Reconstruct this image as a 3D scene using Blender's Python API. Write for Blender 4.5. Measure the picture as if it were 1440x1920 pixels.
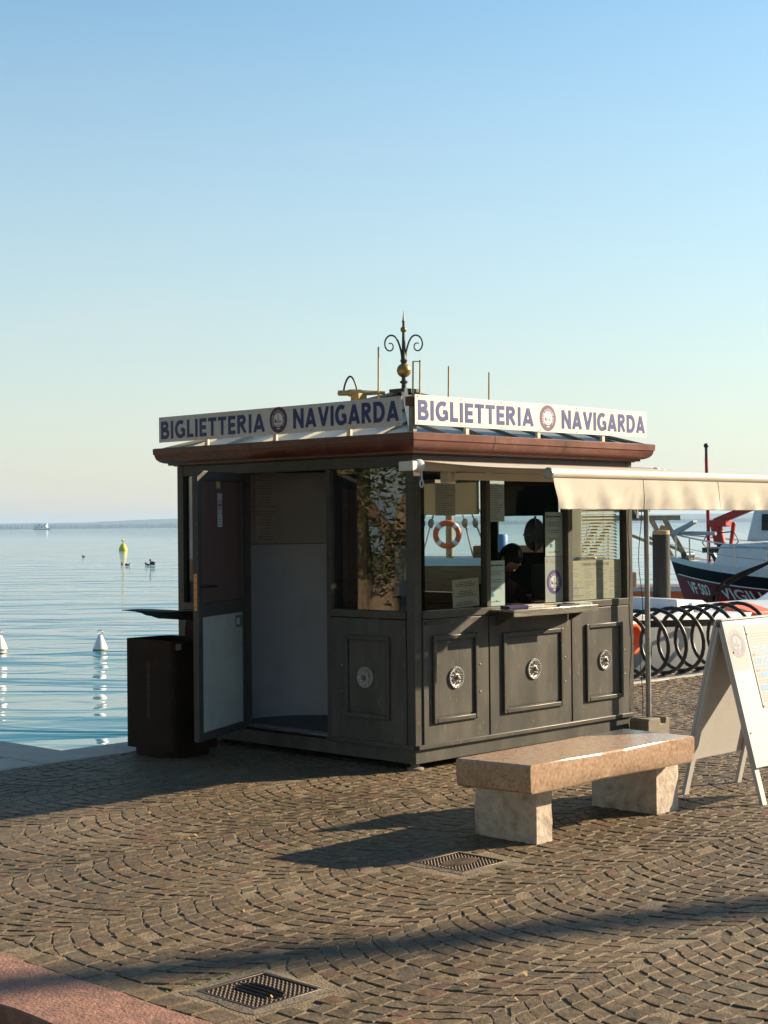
import bpy, bmesh, math, random
from mathutils import Vector, Matrix, Euler, noise
for o in list(bpy.data.objects): bpy.data.objects.remove(o)
S = bpy.context.scene
C = S.collection
R = math.radians
random.seed(7)

# ------------------------------------------------------------------ camera
EYE = 1.7
cam_d = bpy.data.cameras.new('camera'); cam = bpy.data.objects.new('camera', cam_d); C.objects.link(cam)
cam_d.sensor_fit = 'VERTICAL'; cam_d.sensor_height = 36.0; cam_d.lens = 55.27
cam_d.clip_start = 0.1; cam_d.clip_end = 60000
cam.location = (0, 0, EYE)
cam.rotation_euler = (Matrix.Rotation(R(90.49), 3, 'X') @ Matrix.Rotation(R(-0.55), 3, 'Z')).to_euler()
S.camera = cam

# kiosk frame: origin at its near corner, local x runs along the ticket-window side, local y along the door side
KX, KY, KA = 0.203, 10.87, R(45.97)
CA, SA = math.cos(KA), math.sin(KA)
def W(u, v, z=0.0): return Vector((KX + CA*u - SA*v, KY + SA*u + CA*v, z))

# ------------------------------------------------------------------ sky, sun, exposure
SUN_EL = R(23.0)
to_sun = Vector((0.9, -0.436))                      # in the kiosk frame
sx, sy = CA*to_sun.x - SA*to_sun.y, SA*to_sun.x + CA*to_sun.y
SUN_AZ = math.atan2(sy, sx)                         # from +X towards +Y
world = bpy.data.worlds.new('World'); S.world = world; world.use_nodes = True
nt = world.node_tree; nt.nodes.clear()
wo = nt.nodes.new('ShaderNodeOutputWorld'); bg = nt.nodes.new('ShaderNodeBackground')
sky = nt.nodes.new('ShaderNodeTexSky'); sky.sky_type = 'NISHITA'; sky.sun_disc = False
sky.sun_elevation = SUN_EL; sky.sun_rotation = math.pi/2 - SUN_AZ
sky.altitude = 1500; sky.air_density = 1.7; sky.dust_density = 1.6; sky.ozone_density = 5.0
bg.inputs['Strength'].default_value = 0.084
tn = nt.nodes.new('ShaderNodeMix'); tn.data_type = 'RGBA'; tn.blend_type = 'MULTIPLY'; tn.inputs[0].default_value = 1.0; tn.inputs[7].default_value = (0.985, 1.03, 0.95, 1)
nt.links.new(sky.outputs[0], tn.inputs[6])
# pale haze veil mixed into the low sky colour, with thin streaks
tcw = nt.nodes.new('ShaderNodeTexCoord'); mpw = nt.nodes.new('ShaderNodeMapping'); mpw.inputs['Scale'].default_value = (2.2, 2.2, 17.0)
cl = nt.nodes.new('ShaderNodeTexNoise'); cl.inputs['Scale'].default_value = 1.3; cl.inputs['Detail'].default_value = 7; cl.inputs['Roughness'].default_value = 0.55
nt.links.new(tcw.outputs['Generated'], mpw.inputs[0]); nt.links.new(mpw.outputs[0], cl.inputs['Vector'])
clr = nt.nodes.new('ShaderNodeMapRange'); clr.inputs[1].default_value = 0.52; clr.inputs[2].default_value = 0.80; clr.inputs[3].default_value = 0.58; clr.inputs[4].default_value = 0.85
nt.links.new(cl.outputs[0], clr.inputs[0])
sxyz = nt.nodes.new('ShaderNodeSeparateXYZ'); nt.links.new(tcw.outputs['Generated'], sxyz.inputs[0])
clm = nt.nodes.new('ShaderNodeMapRange'); clm.inputs[1].default_value = 0.33; clm.inputs[2].default_value = 0.0; nt.links.new(sxyz.outputs['Z'], clm.inputs[0])
clf = nt.nodes.new('ShaderNodeMath'); clf.operation = 'MULTIPLY'; nt.links.new(clr.outputs[0], clf.inputs[0]); nt.links.new(clm.outputs[0], clf.inputs[1])
cm = nt.nodes.new('ShaderNodeMix'); cm.data_type = 'RGBA'; cm.inputs[7].default_value = (4.2, 4.05, 4.0, 1)
nt.links.new(clf.outputs[0], cm.inputs[0]); nt.links.new(tn.outputs[2], cm.inputs[6])
nt.links.new(cm.outputs[2], bg.inputs[0]); nt.links.new(bg.outputs[0], wo.inputs[0])
sun_d = bpy.data.lights.new('sun', 'SUN'); sun = bpy.data.objects.new('sun', sun_d); C.objects.link(sun)
sun_d.energy = 5.0; sun_d.angle = R(0.53); sun_d.color = (1.0, 0.80, 0.55)
sdir = Vector((math.cos(SUN_EL)*math.cos(SUN_AZ), math.cos(SUN_EL)*math.sin(SUN_AZ), math.sin(SUN_EL)))
sun.rotation_euler = sdir.to_track_quat('Z', 'Y').to_euler()
sun.location = (30, 20, 30)
vs = S.view_settings
S.display_settings.display_device = 'sRGB'
vs.view_transform = 'Standard'; vs.look = 'None'; vs.gamma = 1.0; vs.use_curve_mapping = False
vs.exposure = 1.22
S.cycles.use_denoising = True
try: S.cycles.denoiser = 'OPENIMAGEDENOISE'
except Exception: pass
S.cycles.max_bounces = 8; S.cycles.transparent_max_bounces = 16; S.cycles.volume_bounces = 0
S.cycles.sample_clamp_indirect = 6.0

# ------------------------------------------------------------------ helpers
class MB:
    """collects faces; build() links them as one mesh object"""
    def __init__(s): s.v = []; s.f = []; s.m = []; s.mi = 0
    def add(s, vs_, fs):
        b = len(s.v); s.v += [tuple(p) for p in vs_]
        for f in fs: s.f.append(tuple(b+i for i in f)); s.m.append(s.mi)
        return s
    def box(s, x0, x1, y0, y1, z0, z1):
        x0, x1 = min(x0, x1), max(x0, x1); y0, y1 = min(y0, y1), max(y0, y1); z0, z1 = min(z0, z1), max(z0, z1)
        return s.add([(x0,y0,z0),(x1,y0,z0),(x1,y1,z0),(x0,y1,z0),(x0,y0,z1),(x1,y0,z1),(x1,y1,z1),(x0,y1,z1)],
                     [(0,3,2,1),(4,5,6,7),(0,1,5,4),(1,2,6,5),(2,3,7,6),(3,0,4,7)])
    def obox(s, c, X, Y, Z, hx, hy, hz):
        c = Vector(c); X = Vector(X).normalized()*hx; Y = Vector(Y).normalized()*hy; Z = Vector(Z).normalized()*hz
        p = [c-X-Y-Z, c+X-Y-Z, c+X+Y-Z, c-X+Y-Z, c-X-Y+Z, c+X-Y+Z, c+X+Y+Z, c-X+Y+Z]
        return s.add(p, [(0,3,2,1),(4,5,6,7),(0,1,5,4),(1,2,6,5),(2,3,7,6),(3,0,4,7)])
    def bar(s, a, b, w, h=None, up=(0,0,1)):
        a = Vector(a); b = Vector(b); h = w if h is None else h
        d = (b-a).normalized(); u = Vector(up)
        if abs(d.dot(u)) > 0.95: u = Vector((1,0,0))
        sd = d.cross(u).normalized(); u = sd.cross(d)
        return s.obox((a+b)/2, d, sd, u, (b-a).length/2, w/2, h/2)
    def prism(s, pts, ext):
        n = len(pts); e = Vector(ext); p = [Vector(q) for q in pts]; q = [a+e for a in p]
        return s.add(p+q, [tuple(range(n))[::-1], tuple(range(n, 2*n))] + [(i, (i+1) % n, n+(i+1) % n, n+i) for i in range(n)])
    def tube(s, path, r, n=8, closed=False, cap=True):
        P = [Vector(p) for p in path]; m = len(P); rr = r if isinstance(r, (list, tuple)) else [r]*m
        vs_ = []; prev = None
        for i in range(m):
            if closed: d = P[(i+1) % m]-P[i-1]
            else: d = P[min(i+1, m-1)]-P[max(i-1, 0)]
            if d.length < 1e-9: d = Vector((0,0,1))
            d.normalize()
            if prev is None:
                a = Vector((0,0,1)) if abs(d.z) < 0.9 else Vector((1,0,0))
                a = (a - d*a.dot(d)).normalized()
            else:
                a = prev - d*prev.dot(d)
                a = a.normalized() if a.length > 1e-6 else prev
            prev = a; b = d.cross(a)
            for k in range(n):
                t = 2*math.pi*k/n; vs_.append(P[i]+(a*math.cos(t)+b*math.sin(t))*rr[i])
        fs = []
        for i in range(m if closed else m-1):
            j = (i+1) % m
            for k in range(n): fs.append((i*n+k, i*n+(k+1) % n, j*n+(k+1) % n, j*n+k))
        if cap and not closed: fs += [tuple(range(n))[::-1], tuple(range((m-1)*n, m*n))]
        return s.add(vs_, fs)
    def lathe(s, prof, n=20, c=(0,0,0), X=(1,0,0), Y=(0,1,0), Z=(0,0,1)):
        c = Vector(c); X = Vector(X); Y = Vector(Y); Z = Vector(Z); vs_ = []; fs = []
        for r, z in prof:
            for k in range(n):
                t = 2*math.pi*k/n; vs_.append(c+X*(r*math.cos(t))+Y*(r*math.sin(t))+Z*z)
        for i in range(len(prof)-1):
            for k in range(n): fs.append((i*n+k, i*n+(k+1) % n, (i+1)*n+(k+1) % n, (i+1)*n+k))
        fs.append(tuple(range(n))[::-1]); fs.append(tuple(range((len(prof)-1)*n, len(prof)*n)))
        return s.add(vs_, fs)
    def sphere(s, c, r, n=14, m=9, sc=(1,1,1)):
        pr = [(max(r*math.sin(math.pi*i/m), 1e-4), -r*math.cos(math.pi*i/m)) for i in range(m+1)]
        return s.lathe(pr, n, c, (sc[0],0,0), (0,sc[1],0), (0,0,sc[2]))
    def grid(s, fn, nu, nv, closed_u=False):
        vs_ = [fn(i/nu, j/nv) for j in range(nv+1) for i in range(nu+1)]
        fs = [(j*(nu+1)+i, j*(nu+1)+i+1, (j+1)*(nu+1)+i+1, (j+1)*(nu+1)+i) for j in range(nv) for i in range(nu)]
        return s.add(vs_, fs)
    def sheet(s, fn, nu, nv, nrm, th):
        """a curved sheet with thickness: fn gives the front, nrm the direction of thickness"""
        N = Vector(nrm)*th
        a = [Vector(fn(i/nu, j/nv)) for j in range(nv+1) for i in range(nu+1)]; k = len(a); w = nu+1
        fs = []
        for j in range(nv):
            for i in range(nu):
                q = (j*w+i, j*w+i+1, (j+1)*w+i+1, (j+1)*w+i); fs.append(q); fs.append(tuple(x+k for x in q[::-1]))
        for i in range(nu):
            fs.append((i+1, i, i+k, i+1+k)); t = nv*w; fs.append((t+i, t+i+1, t+i+1+k, t+i+k))
        for j in range(nv):
            fs.append((j*w, (j+1)*w, (j+1)*w+k, j*w+k)); e = nu; fs.append(((j+1)*w+e, j*w+e, j*w+e+k, (j+1)*w+e+k))
        return s.add(a+[p+N for p in a], fs)
    def build(s, name, mats, parent=None, smooth=None, bevel=0, seg=2, fix=True):
        me = bpy.data.meshes.new(name); me.from_pydata(s.v, [], s.f)
        if not isinstance(mats, (list, tuple)): mats = [mats]
        for m in mats: me.materials.append(m)
        if len(mats) > 1: me.polygons.foreach_set('material_index', s.m)
        if fix:
            b = bmesh.new(); b.from_mesh(me); bmesh.ops.recalc_face_normals(b, faces=b.faces); b.to_mesh(me); b.free()
        if smooth:
            me.shade_smooth(); me.set_sharp_from_angle(angle=R(smooth))
        me.update()
        o = bpy.data.objects.new(name, me); C.objects.link(o)
        if parent: o.parent = parent
        if bevel:
            bm_ = o.modifiers.new('bevel', 'BEVEL'); bm_.width = bevel; bm_.segments = seg; bm_.limit_method = 'ANGLE'; bm_.angle_limit = R(40)
            if not smooth: me.shade_smooth(); me.set_sharp_from_angle(angle=R(50))
        return o

def tag(o, label, cat=None, group=None, kind=None):
    o['label'] = label
    if cat: o['category'] = cat
    if group: o['group'] = group
    if kind: o['kind'] = kind
    return o
def empty(name, loc=(0,0,0), rz=0.0, label=None, cat=None, group=None, parent=None):
    o = bpy.data.objects.new(name, None); C.objects.link(o); o.location = loc; o.rotation_euler = (0,0,rz); o.empty_display_size = 0.2
    if parent: o.parent = parent
    if label: tag(o, label, cat, group)
    return o
def copy_tree(o, parent=None):
    c = o.copy(); C.objects.link(c); c.parent = parent
    for ch in o.children: copy_tree(ch, c)
    return c

# ------------------------------------------------------------------ materials
def mat(name, col, rough=0.5, metal=0.0, var=0.15, scale=6.0, bump=0.0, bscale=60.0, stretch=(1,1,1), col2=None, amt=0.35,
        scale2=2.5, spec=0.5, rvar=0.1, emit=None, coat=0.0, trans=0.0, speck=None, sscale=45.0, samt=0.5, sth=0.66):
    m = bpy.data.materials.new(name); m.use_nodes = True; t = m.node_tree; N = t.nodes; Lk = t.links
    b = N['Principled BSDF']; b.inputs['Roughness'].default_value = rough; b.inputs['Metallic'].default_value = metal
    b.inputs['Specular IOR Level'].default_value = spec; b.inputs['Coat Weight'].default_value = coat
    tc = N.new('ShaderNodeTexCoord'); mp = N.new('ShaderNodeMapping'); mp.inputs['Scale'].default_value = stretch
    Lk.new(tc.outputs['Object'], mp.inputs['Vector'])
    nz = N.new('ShaderNodeTexNoise'); nz.inputs['Scale'].default_value = scale; nz.inputs['Detail'].default_value = 6
    Lk.new(mp.outputs[0], nz.inputs['Vector'])
    mx = N.new('ShaderNodeMix'); mx.data_type = 'RGBA'
    mx.inputs[6].default_value = tuple(c*(1-var) for c in col)+(1,); mx.inputs[7].default_value = tuple(min(c*(1+var), 1) for c in col)+(1,)
    rmp = N.new('ShaderNodeMapRange'); rmp.inputs[1].default_value = 0.3; rmp.inputs[2].default_value = 0.7
    Lk.new(nz.outputs[0], rmp.inputs[0]); Lk.new(rmp.outputs[0], mx.inputs[0])
    out = mx.outputs[2]
    if col2:
        n2 = N.new('ShaderNodeTexNoise'); n2.inputs['Scale'].default_value = scale2; n2.inputs['Detail'].default_value = 8; n2.inputs['Roughness'].default_value = 0.65
        Lk.new(mp.outputs[0], n2.inputs['Vector'])
        r2 = N.new('ShaderNodeMapRange'); r2.inputs[1].default_value = 0.5; r2.inputs[2].default_value = 0.72; r2.inputs[4].default_value = amt
        Lk.new(n2.outputs[0], r2.inputs[0])
        m2 = N.new('ShaderNodeMix'); m2.data_type = 'RGBA'; m2.inputs[7].default_value = tuple(col2)+(1,)
        Lk.new(r2.outputs[0], m2.inputs[0]); Lk.new(out, m2.inputs[6]); out = m2.outputs[2]
    if speck:
        n3 = N.new('ShaderNodeTexNoise'); n3.inputs['Scale'].default_value = sscale; n3.inputs['Detail'].default_value = 3; n3.inputs['Distortion'].default_value = 0.6
        Lk.new(mp.outputs[0], n3.inputs['Vector'])
        r3 = N.new('ShaderNodeMapRange'); r3.inputs[1].default_value = sth; r3.inputs[2].default_value = sth+0.05; r3.inputs[4].default_value = samt
        Lk.new(n3.outputs[0], r3.inputs[0])
        m3 = N.new('ShaderNodeMix'); m3.data_type = 'RGBA'; m3.inputs[7].default_value = tuple(speck)+(1,)
        Lk.new(r3.outputs[0], m3.inputs[0]); Lk.new(out, m3.inputs[6]); out = m3.outputs[2]
    Lk.new(out, b.inputs['Base Color'])
    if rvar:
        rr = N.new('ShaderNodeMapRange'); rr.inputs[3].default_value = max(rough-rvar, 0.02); rr.inputs[4].default_value = min(rough+rvar, 1)
        Lk.new(nz.outputs[0], rr.inputs[0]); Lk.new(rr.outputs[0], b.inputs['Roughness'])
    if bump:
        nb = N.new('ShaderNodeTexNoise'); nb.inputs['Scale'].default_value = bscale; nb.inputs['Detail'].default_value = 5
        Lk.new(mp.outputs[0], nb.inputs['Vector'])
        bp = N.new('ShaderNodeBump'); bp.inputs['Strength'].default_value = bump; bp.inputs['Distance'].default_value = 0.01
        Lk.new(nb.outputs[0], bp.inputs['Height']); Lk.new(bp.outputs[0], b.inputs['Normal'])
    if trans:
        tr = N.new('ShaderNodeBsdfTranslucent'); ms = N.new('ShaderNodeMixShader'); ms.inputs[0].default_value = trans
        Lk.new(out, tr.inputs[0]); Lk.new(b.outputs[0], ms.inputs[1]); Lk.new(tr.outputs[0], ms.inputs[2])
        Lk.new(ms.outputs[0], N['Material Output'].inputs[0])
    return m
def glass_mat(name, tint, boost, base):
    m = bpy.data.materials.new(name); m.use_nodes = True; t = m.node_tree; N = t.nodes; Lk = t.links
    N.remove(N['Principled BSDF'])
    lw = N.new('ShaderNodeLayerWeight'); lw.inputs[0].default_value = 0.5
    fr = N.new('ShaderNodeMath'); fr.operation = 'POWER'; fr.inputs[1].default_value = 5.0; Lk.new(lw.outputs['Facing'], fr.inputs[0])
    ma = N.new('ShaderNodeMath'); ma.operation = 'MULTIPLY_ADD'; ma.inputs[1].default_value = boost; ma.inputs[2].default_value = base; ma.use_clamp = True
    tr = N.new('ShaderNodeBsdfTransparent'); tr.inputs[0].default_value = tuple(tint)+(1,)
    gl = N.new('ShaderNodeBsdfGlossy'); gl.inputs['Roughness'].default_value = 0.0
    mx = N.new('ShaderNodeMixShader')
    nz = N.new('ShaderNodeTexNoise'); nz.inputs['Scale'].default_value = 1.7; tc = N.new('ShaderNodeTexCoord'); Lk.new(tc.outputs['Object'], nz.inputs['Vector'])
    bp = N.new('ShaderNodeBump'); bp.inputs['Strength'].default_value = 0.02; bp.inputs['Distance'].default_value = 0.05
    Lk.new(nz.outputs[0], bp.inputs['Height']); Lk.new(bp.outputs[0], gl.inputs['Normal'])
    Lk.new(fr.outputs[0], ma.inputs[0]); Lk.new(ma.outputs[0], mx.inputs[0]); Lk.new(tr.outputs[0], mx.inputs[1]); Lk.new(gl.outputs[0], mx.inputs[2])
    Lk.new(mx.outputs[0], N['Material Output'].inputs[0])
    return m

M = {}
M['paint'] = mat('kiosk_paint', (0.080,0.079,0.072), 0.46, var=0.22, scale=4, stretch=(1.5,1.5,0.45), col2=(0.115,0.105,0.083), amt=0.5, scale2=4, bump=0.10, bscale=90, spec=0.25, speck=(0.17,0.155,0.125), sscale=26, samt=0.55, sth=0.64)
M['paint_trim'] = mat('kiosk_trim_paint', (0.070,0.068,0.060), 0.42, var=0.12, scale=5, col2=(0.11,0.10,0.08), amt=0.4, bump=0.05, bscale=70, spec=0.28, speck=(0.17,0.155,0.125), sscale=38, samt=0.5, sth=0.64)
M['gutter'] = mat('brown_gutter_paint', (0.135,0.042,0.027), 0.38, var=0.25, scale=4, col2=(0.24,0.14,0.10), amt=0.35, scale2=7, bump=0.05, speck=(0.5,0.45,0.4), sscale=30, samt=0.6, sth=0.70)
M['roof'] = mat('zinc_roof', (0.20,0.22,0.20), 0.45, 0.35, var=0.2, scale=3, col2=(0.32,0.33,0.29), amt=0.5, bump=0.06, bscale=12)
M['board'] = mat('white_sign_board', (0.70,0.68,0.64), 0.35, var=0.04, scale=2, col2=(0.62,0.60,0.55), amt=0.25, scale2=4)
M['navy'] = mat('navy_lettering', (0.030,0.045,0.19), 0.4, var=0.05)
M['purple'] = mat('purple_emblem', (0.14,0.085,0.30), 0.45, var=0.06)
M['plum'] = mat('faded_plum_emblem', (0.105,0.045,0.105), 0.45, var=0.06)
M['mauve'] = mat('mauve_emblem', (0.085,0.075,0.15), 0.5, var=0.06)
M['white'] = mat('white_print', (0.80,0.80,0.78), 0.5, var=0.02)
M['ink'] = mat('dark_print', (0.05,0.05,0.06), 0.6, var=0.02)
M['ink_grey'] = mat('grey_print', (0.28,0.29,0.30), 0.6, var=0.02)
M['ink_blue'] = mat('blue_print', (0.06,0.22,0.46), 0.5, var=0.05)
M['ink_red'] = mat('red_print', (0.60,0.08,0.07), 0.5, var=0.05)
M['paper'] = mat('paper', (0.52,0.53,0.53), 0.7, var=0.04, trans=0.2)
M['paper_cool'] = mat('bluish_paper', (0.62,0.72,0.73), 0.7, var=0.04, trans=0.2)
M['paper_aged'] = mat('aged_paper', (0.60,0.55,0.44), 0.7, var=0.06, trans=0.3)
M['canvas'] = mat('cream_awning_canvas', (0.64,0.60,0.51), 0.8, var=0.05, scale=3, col2=(0.50,0.44,0.34), amt=0.25, scale2=5, bump=0.05, bscale=250, trans=0.28)
M['cream_metal'] = mat('cream_coated_metal', (0.66,0.60,0.48), 0.35, var=0.06, col2=(0.45,0.38,0.28), amt=0.2)
M['white_metal'] = mat('white_coated_metal', (0.72,0.72,0.70), 0.35, var=0.05, col2=(0.4,0.38,0.34), amt=0.25)
M['grey_metal'] = mat('galvanised_steel', (0.30,0.31,0.30), 0.4, 0.7, var=0.2, scale=10)
M['steel'] = mat('brushed_steel', (0.55,0.53,0.48), 0.28, 0.9, var=0.1, scale=20, stretch=(0.2,4,4))
M['dark_steel'] = mat('dark_steel', (0.035,0.033,0.032), 0.4, 0.3, var=0.2)
M['black'] = mat('black_plastic', (0.014,0.014,0.015), 0.45, var=0.1)
M['iron'] = mat('wrought_iron', (0.05,0.06,0.06), 0.5, 0.4, var=0.3, scale=20, col2=(0.14,0.15,0.13), amt=0.4)
M['brass'] = mat('weathered_brass', (0.34,0.22,0.075), 0.42, 0.75, var=0.2, scale=15, col2=(0.14,0.10,0.05), amt=0.5)
M['gold_paint'] = mat('golden_paint', (0.42,0.28,0.11), 0.45, 0.3, var=0.15, scale=15)
M['silver'] = mat('cast_aluminium', (0.36,0.36,0.355), 0.45, 0.45, var=0.25, scale=30, bump=0.2, bscale=150)
M['brown_panel'] = mat('brown_wood_panel', (0.125,0.076,0.068), 0.35, var=0.2, scale=4, stretch=(6,6,0.3), bump=0.03)
M['grey_panel'] = mat('pale_grey_panel', (0.46,0.50,0.46), 0.5, var=0.07, scale=2, col2=(0.22,0.23,0.21), amt=0.3, scale2=7, speck=(0.12,0.12,0.11), sscale=16, samt=0.4, sth=0.70)
M['white_panel'] = mat('white_laminate', (0.50,0.52,0.56), 0.45, var=0.06, scale=1.5, col2=(0.27,0.28,0.30), amt=0.3, scale2=4)
M['lock'] = mat('orange_brass_plate', (0.55,0.27,0.10), 0.35, 0.5, var=0.1)
M['floor_in'] = mat('dark_floor', (0.06,0.06,0.065), 0.5, var=0.2)
M['wood_in'] = mat('interior_wood', (0.17,0.085,0.04), 0.4, var=0.3, scale=3, stretch=(0.5,0.5,8))
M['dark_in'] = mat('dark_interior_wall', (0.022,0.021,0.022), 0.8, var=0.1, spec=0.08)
M['blind'] = mat('white_blind_slat', (0.80,0.78,0.72), 0.5, var=0.03, trans=0.35)
M['glass'] = glass_mat('window_glass', (0.93,0.96,0.95), 0.9, 0.028)
M['film_glass'] = glass_mat('reflective_window_glass', (0.62,0.65,0.66), 0.8, 0.115)
M['marble_top'] = mat('pink_marble_polished', (0.42,0.29,0.195), 0.20, var=0.25, scale=55, col2=(0.22,0.105,0.06), amt=0.7, scale2=26, bump=0.06, bscale=60, rvar=0.06)
M['marble_rough'] = mat('pink_marble_rough', (0.54,0.46,0.38), 0.8, var=0.25, scale=30, col2=(0.17,0.09,0.045), amt=0.9, scale2=15, bump=0.5, bscale=35)
M['cortensteel'] = mat('dark_corten_steel', (0.024,0.014,0.010), 0.75, 0.0, spec=0.2, var=0.3, scale=8, col2=(0.07,0.03,0.018), amt=0.4)
M['concrete'] = mat('concrete', (0.22,0.19,0.145), 0.85, var=0.15, scale=12, col2=(0.14,0.13,0.11), amt=0.4, bump=0.4, bscale=80)
M['cast_iron'] = mat('cast_iron', (0.075,0.055,0.042), 0.45, 0.5, var=0.3, scale=14, col2=(0.13,0.095,0.07), amt=0.5, bump=0.15, bscale=90)
M['kerb'] = mat('red_kerb_marble', (0.27,0.14,0.10), 0.8, var=0.25, scale=16, col2=(0.10,0.06,0.045), amt=0.7, scale2=9, bump=0.8, bscale=75)
M['quay'] = mat('quay_stone', (0.44,0.39,0.32), 0.8, var=0.12, scale=7, col2=(0.22,0.20,0.17), amt=0.4, bump=0.4, bscale=50)
M['quay_wall'] = mat('quay_wall_stone', (0.16,0.15,0.13), 0.8, var=0.25, scale=4, col2=(0.05,0.07,0.05), amt=0.5, bump=0.5, bscale=14)
M['board_white'] = mat('white_painted_wood', (0.50,0.495,0.485), 0.55, var=0.06, scale=5, col2=(0.36,0.33,0.28), amt=0.4, scale2=5, bump=0.08, speck=(0.16,0.13,0.10), sscale=22, samt=0.5, sth=0.70)
M['boat_white'] = mat('white_gelcoat', (0.68,0.70,0.70), 0.3, var=0.05, col2=(0.5,0.5,0.48), amt=0.2)
M['boat_grey'] = mat('grey_gelcoat', (0.40,0.44,0.46), 0.35, var=0.05)
M['boat_red'] = mat('red_hull_paint', (0.20,0.016,0.018), 0.4, var=0.18, scale=3, spec=0.3)
M['boat_navy'] = mat('navy_strake', (0.008,0.010,0.016), 0.6, var=0.2, spec=0.12)
M['orange'] = mat('orange_paint', (0.72,0.13,0.03), 0.45, var=0.1, scale=4)
M['crane_red'] = mat('red_crane_paint', (0.42,0.03,0.025), 0.4, var=0.15)
M['varnish'] = mat('varnished_wood', (0.22,0.09,0.03), 0.3, var=0.3, scale=4, stretch=(0.5,6,6))
M['pile'] = mat('wet_dark_timber', (0.028,0.024,0.020), 0.8, var=0.35, scale=6, stretch=(3,3,0.4), bump=0.6, bscale=20)
M['pile_top'] = mat('pale_timber', (0.38,0.27,0.14), 0.75, var=0.2)
M['old_wood'] = mat('weathered_boat_timber', (0.30,0.23,0.14), 0.7, var=0.25, scale=8)
M['black_rope'] = mat('black_rope', (0.008,0.008,0.009), 0.95, var=0.2, spec=0.0)
M['rope'] = mat('rope', (0.25,0.21,0.15), 0.9, var=0.2)
M['blue'] = mat('blue_plastic', (0.04,0.16,0.40), 0.5, var=0.1)
M['yellow'] = mat('yellow_buoy', (0.62,0.46,0.02), 0.5, var=0.15, scale=3)
M['buoy'] = mat('white_buoy', (0.80,0.78,0.75), 0.4, var=0.05, col2=(0.5,0.45,0.36), amt=0.2)
M['algae'] = mat('algae_brown', (0.20,0.13,0.05), 0.8, var=0.2)
M['duck'] = mat('dark_feathers', (0.03,0.027,0.024), 0.7, var=0.3)
M['skin'] = mat('skin', (0.40,0.22,0.15), 0.5, var=0.06)
M['hair'] = mat('dark_hair', (0.012,0.009,0.008), 0.6, var=0.2, spec=0.15)
M['cloth'] = mat('dark_red_cloth', (0.04,0.013,0.012), 0.9, var=0.15, spec=0.1)
M['trousers'] = mat('dark_trousers', (0.02,0.021,0.026), 0.85, var=0.15)
M['bark'] = mat('olive_bark', (0.24,0.18,0.12), 0.9, var=0.35, scale=9, stretch=(2,2,0.4), bump=1.0, bscale=18)
M['leaf'] = mat('olive_leaf', (0.075,0.105,0.030), 0.5, var=0.4, scale=3, trans=0.25)
M['pine_leaf'] = mat('pine_needles', (0.04,0.07,0.022), 0.6, var=0.4, scale=2)
M['hill'] = mat('wooded_hills', (0.050,0.072,0.040), 0.9, var=0.35, scale=0.006, col2=(0.13,0.12,0.07), amt=0.4, scale2=0.002)
M['house'] = mat('pale_house', (0.62,0.57,0.50), 0.8, var=0.1)
M['roof_tile'] = mat('terracotta_roof', (0.32,0.13,0.07), 0.8, var=0.15)
M['ferry'] = mat('white_ferry_paint', (0.78,0.76,0.74), 0.4, var=0.04)
M['window_dark'] = mat('dark_window', (0.03,0.035,0.045), 0.15, var=0.1)
M['moss'] = mat('moss', (0.085,0.11,0.02), 0.95, var=0.4, scale=40)
M['sand_joint'] = None

# text ------------------------------------------------------------------------------
_gl = {}
def glyphs(txt, bold=0.0, ext=0.0):
    k = (txt, bold)
    if k in _gl: return _gl[k]
    cu = bpy.data.curves.new('lettering', 'FONT'); cu.body = txt; cu.offset = bold; cu.resolution_u = 4
    o = bpy.data.objects.new('lettering', cu); C.objects.link(o)
    dg = bpy.context.evaluated_depsgraph_get(); dg.update()
    me = bpy.data.meshes.new_from_object(o.evaluated_get(dg))
    vs_ = [(p.co.x, p.co.y) for p in me.vertices]; fs = [tuple(p.vertices) for p in me.polygons]
    bpy.data.objects.remove(o); bpy.data.curves.remove(cu); bpy.data.meshes.remove(me)
    _gl[k] = (vs_, fs); return _gl[k]
def put_text(mb, txt, org, X, Y, N, w, h, bold=0.0, off=0.002):
    """lettering scaled into a w x h box whose lower-left corner is org"""
    vs_, fs = glyphs(txt, bold)
    if not vs_: return
    x0 = min(p[0] for p in vs_); x1 = max(p[0] for p in vs_); y0 = min(p[1] for p in vs_); y1 = max(p[1] for p in vs_)
    org = Vector(org)+Vector(N)*off; X = Vector(X); Y = Vector(Y)
    mb.add([org+X*((p[0]-x0)/(x1-x0)*w)+Y*((p[1]-y0)/(y1-y0)*h) for p in vs_], fs)
def rect(mb, org, X, Y, N, x0, x1, y0, y1, off):
    org = Vector(org)+Vector(N)*off; X = Vector(X); Y = Vector(Y)
    mb.add([org+X*x0+Y*y0, org+X*x1+Y*y0, org+X*x1+Y*y1, org+X*x0+Y*y1], [(0,1,2,3)])
def disc(mb, c, X, Y, N, r, off, n=40, r0=0.0, a0=0.0, a1=2*math.pi):
    c = Vector(c)+Vector(N)*off; X = Vector(X); Y = Vector(Y)
    ring = [c+X*(r*math.cos(a0+(a1-a0)*k/n))+Y*(r*math.sin(a0+(a1-a0)*k/n)) for k in range(n+1)]
    if r0 <= 0: mb.add(ring[:-1], [tuple(range(n))])
    else:
        inner = [c+X*(r0*math.cos(a0+(a1-a0)*k/n))+Y*(r0*math.sin(a0+(a1-a0)*k/n)) for k in range(n+1)]
        mb.add(ring+inner, [(k, k+1, n+2+k, n+1+k) for k in range(n)])
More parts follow.
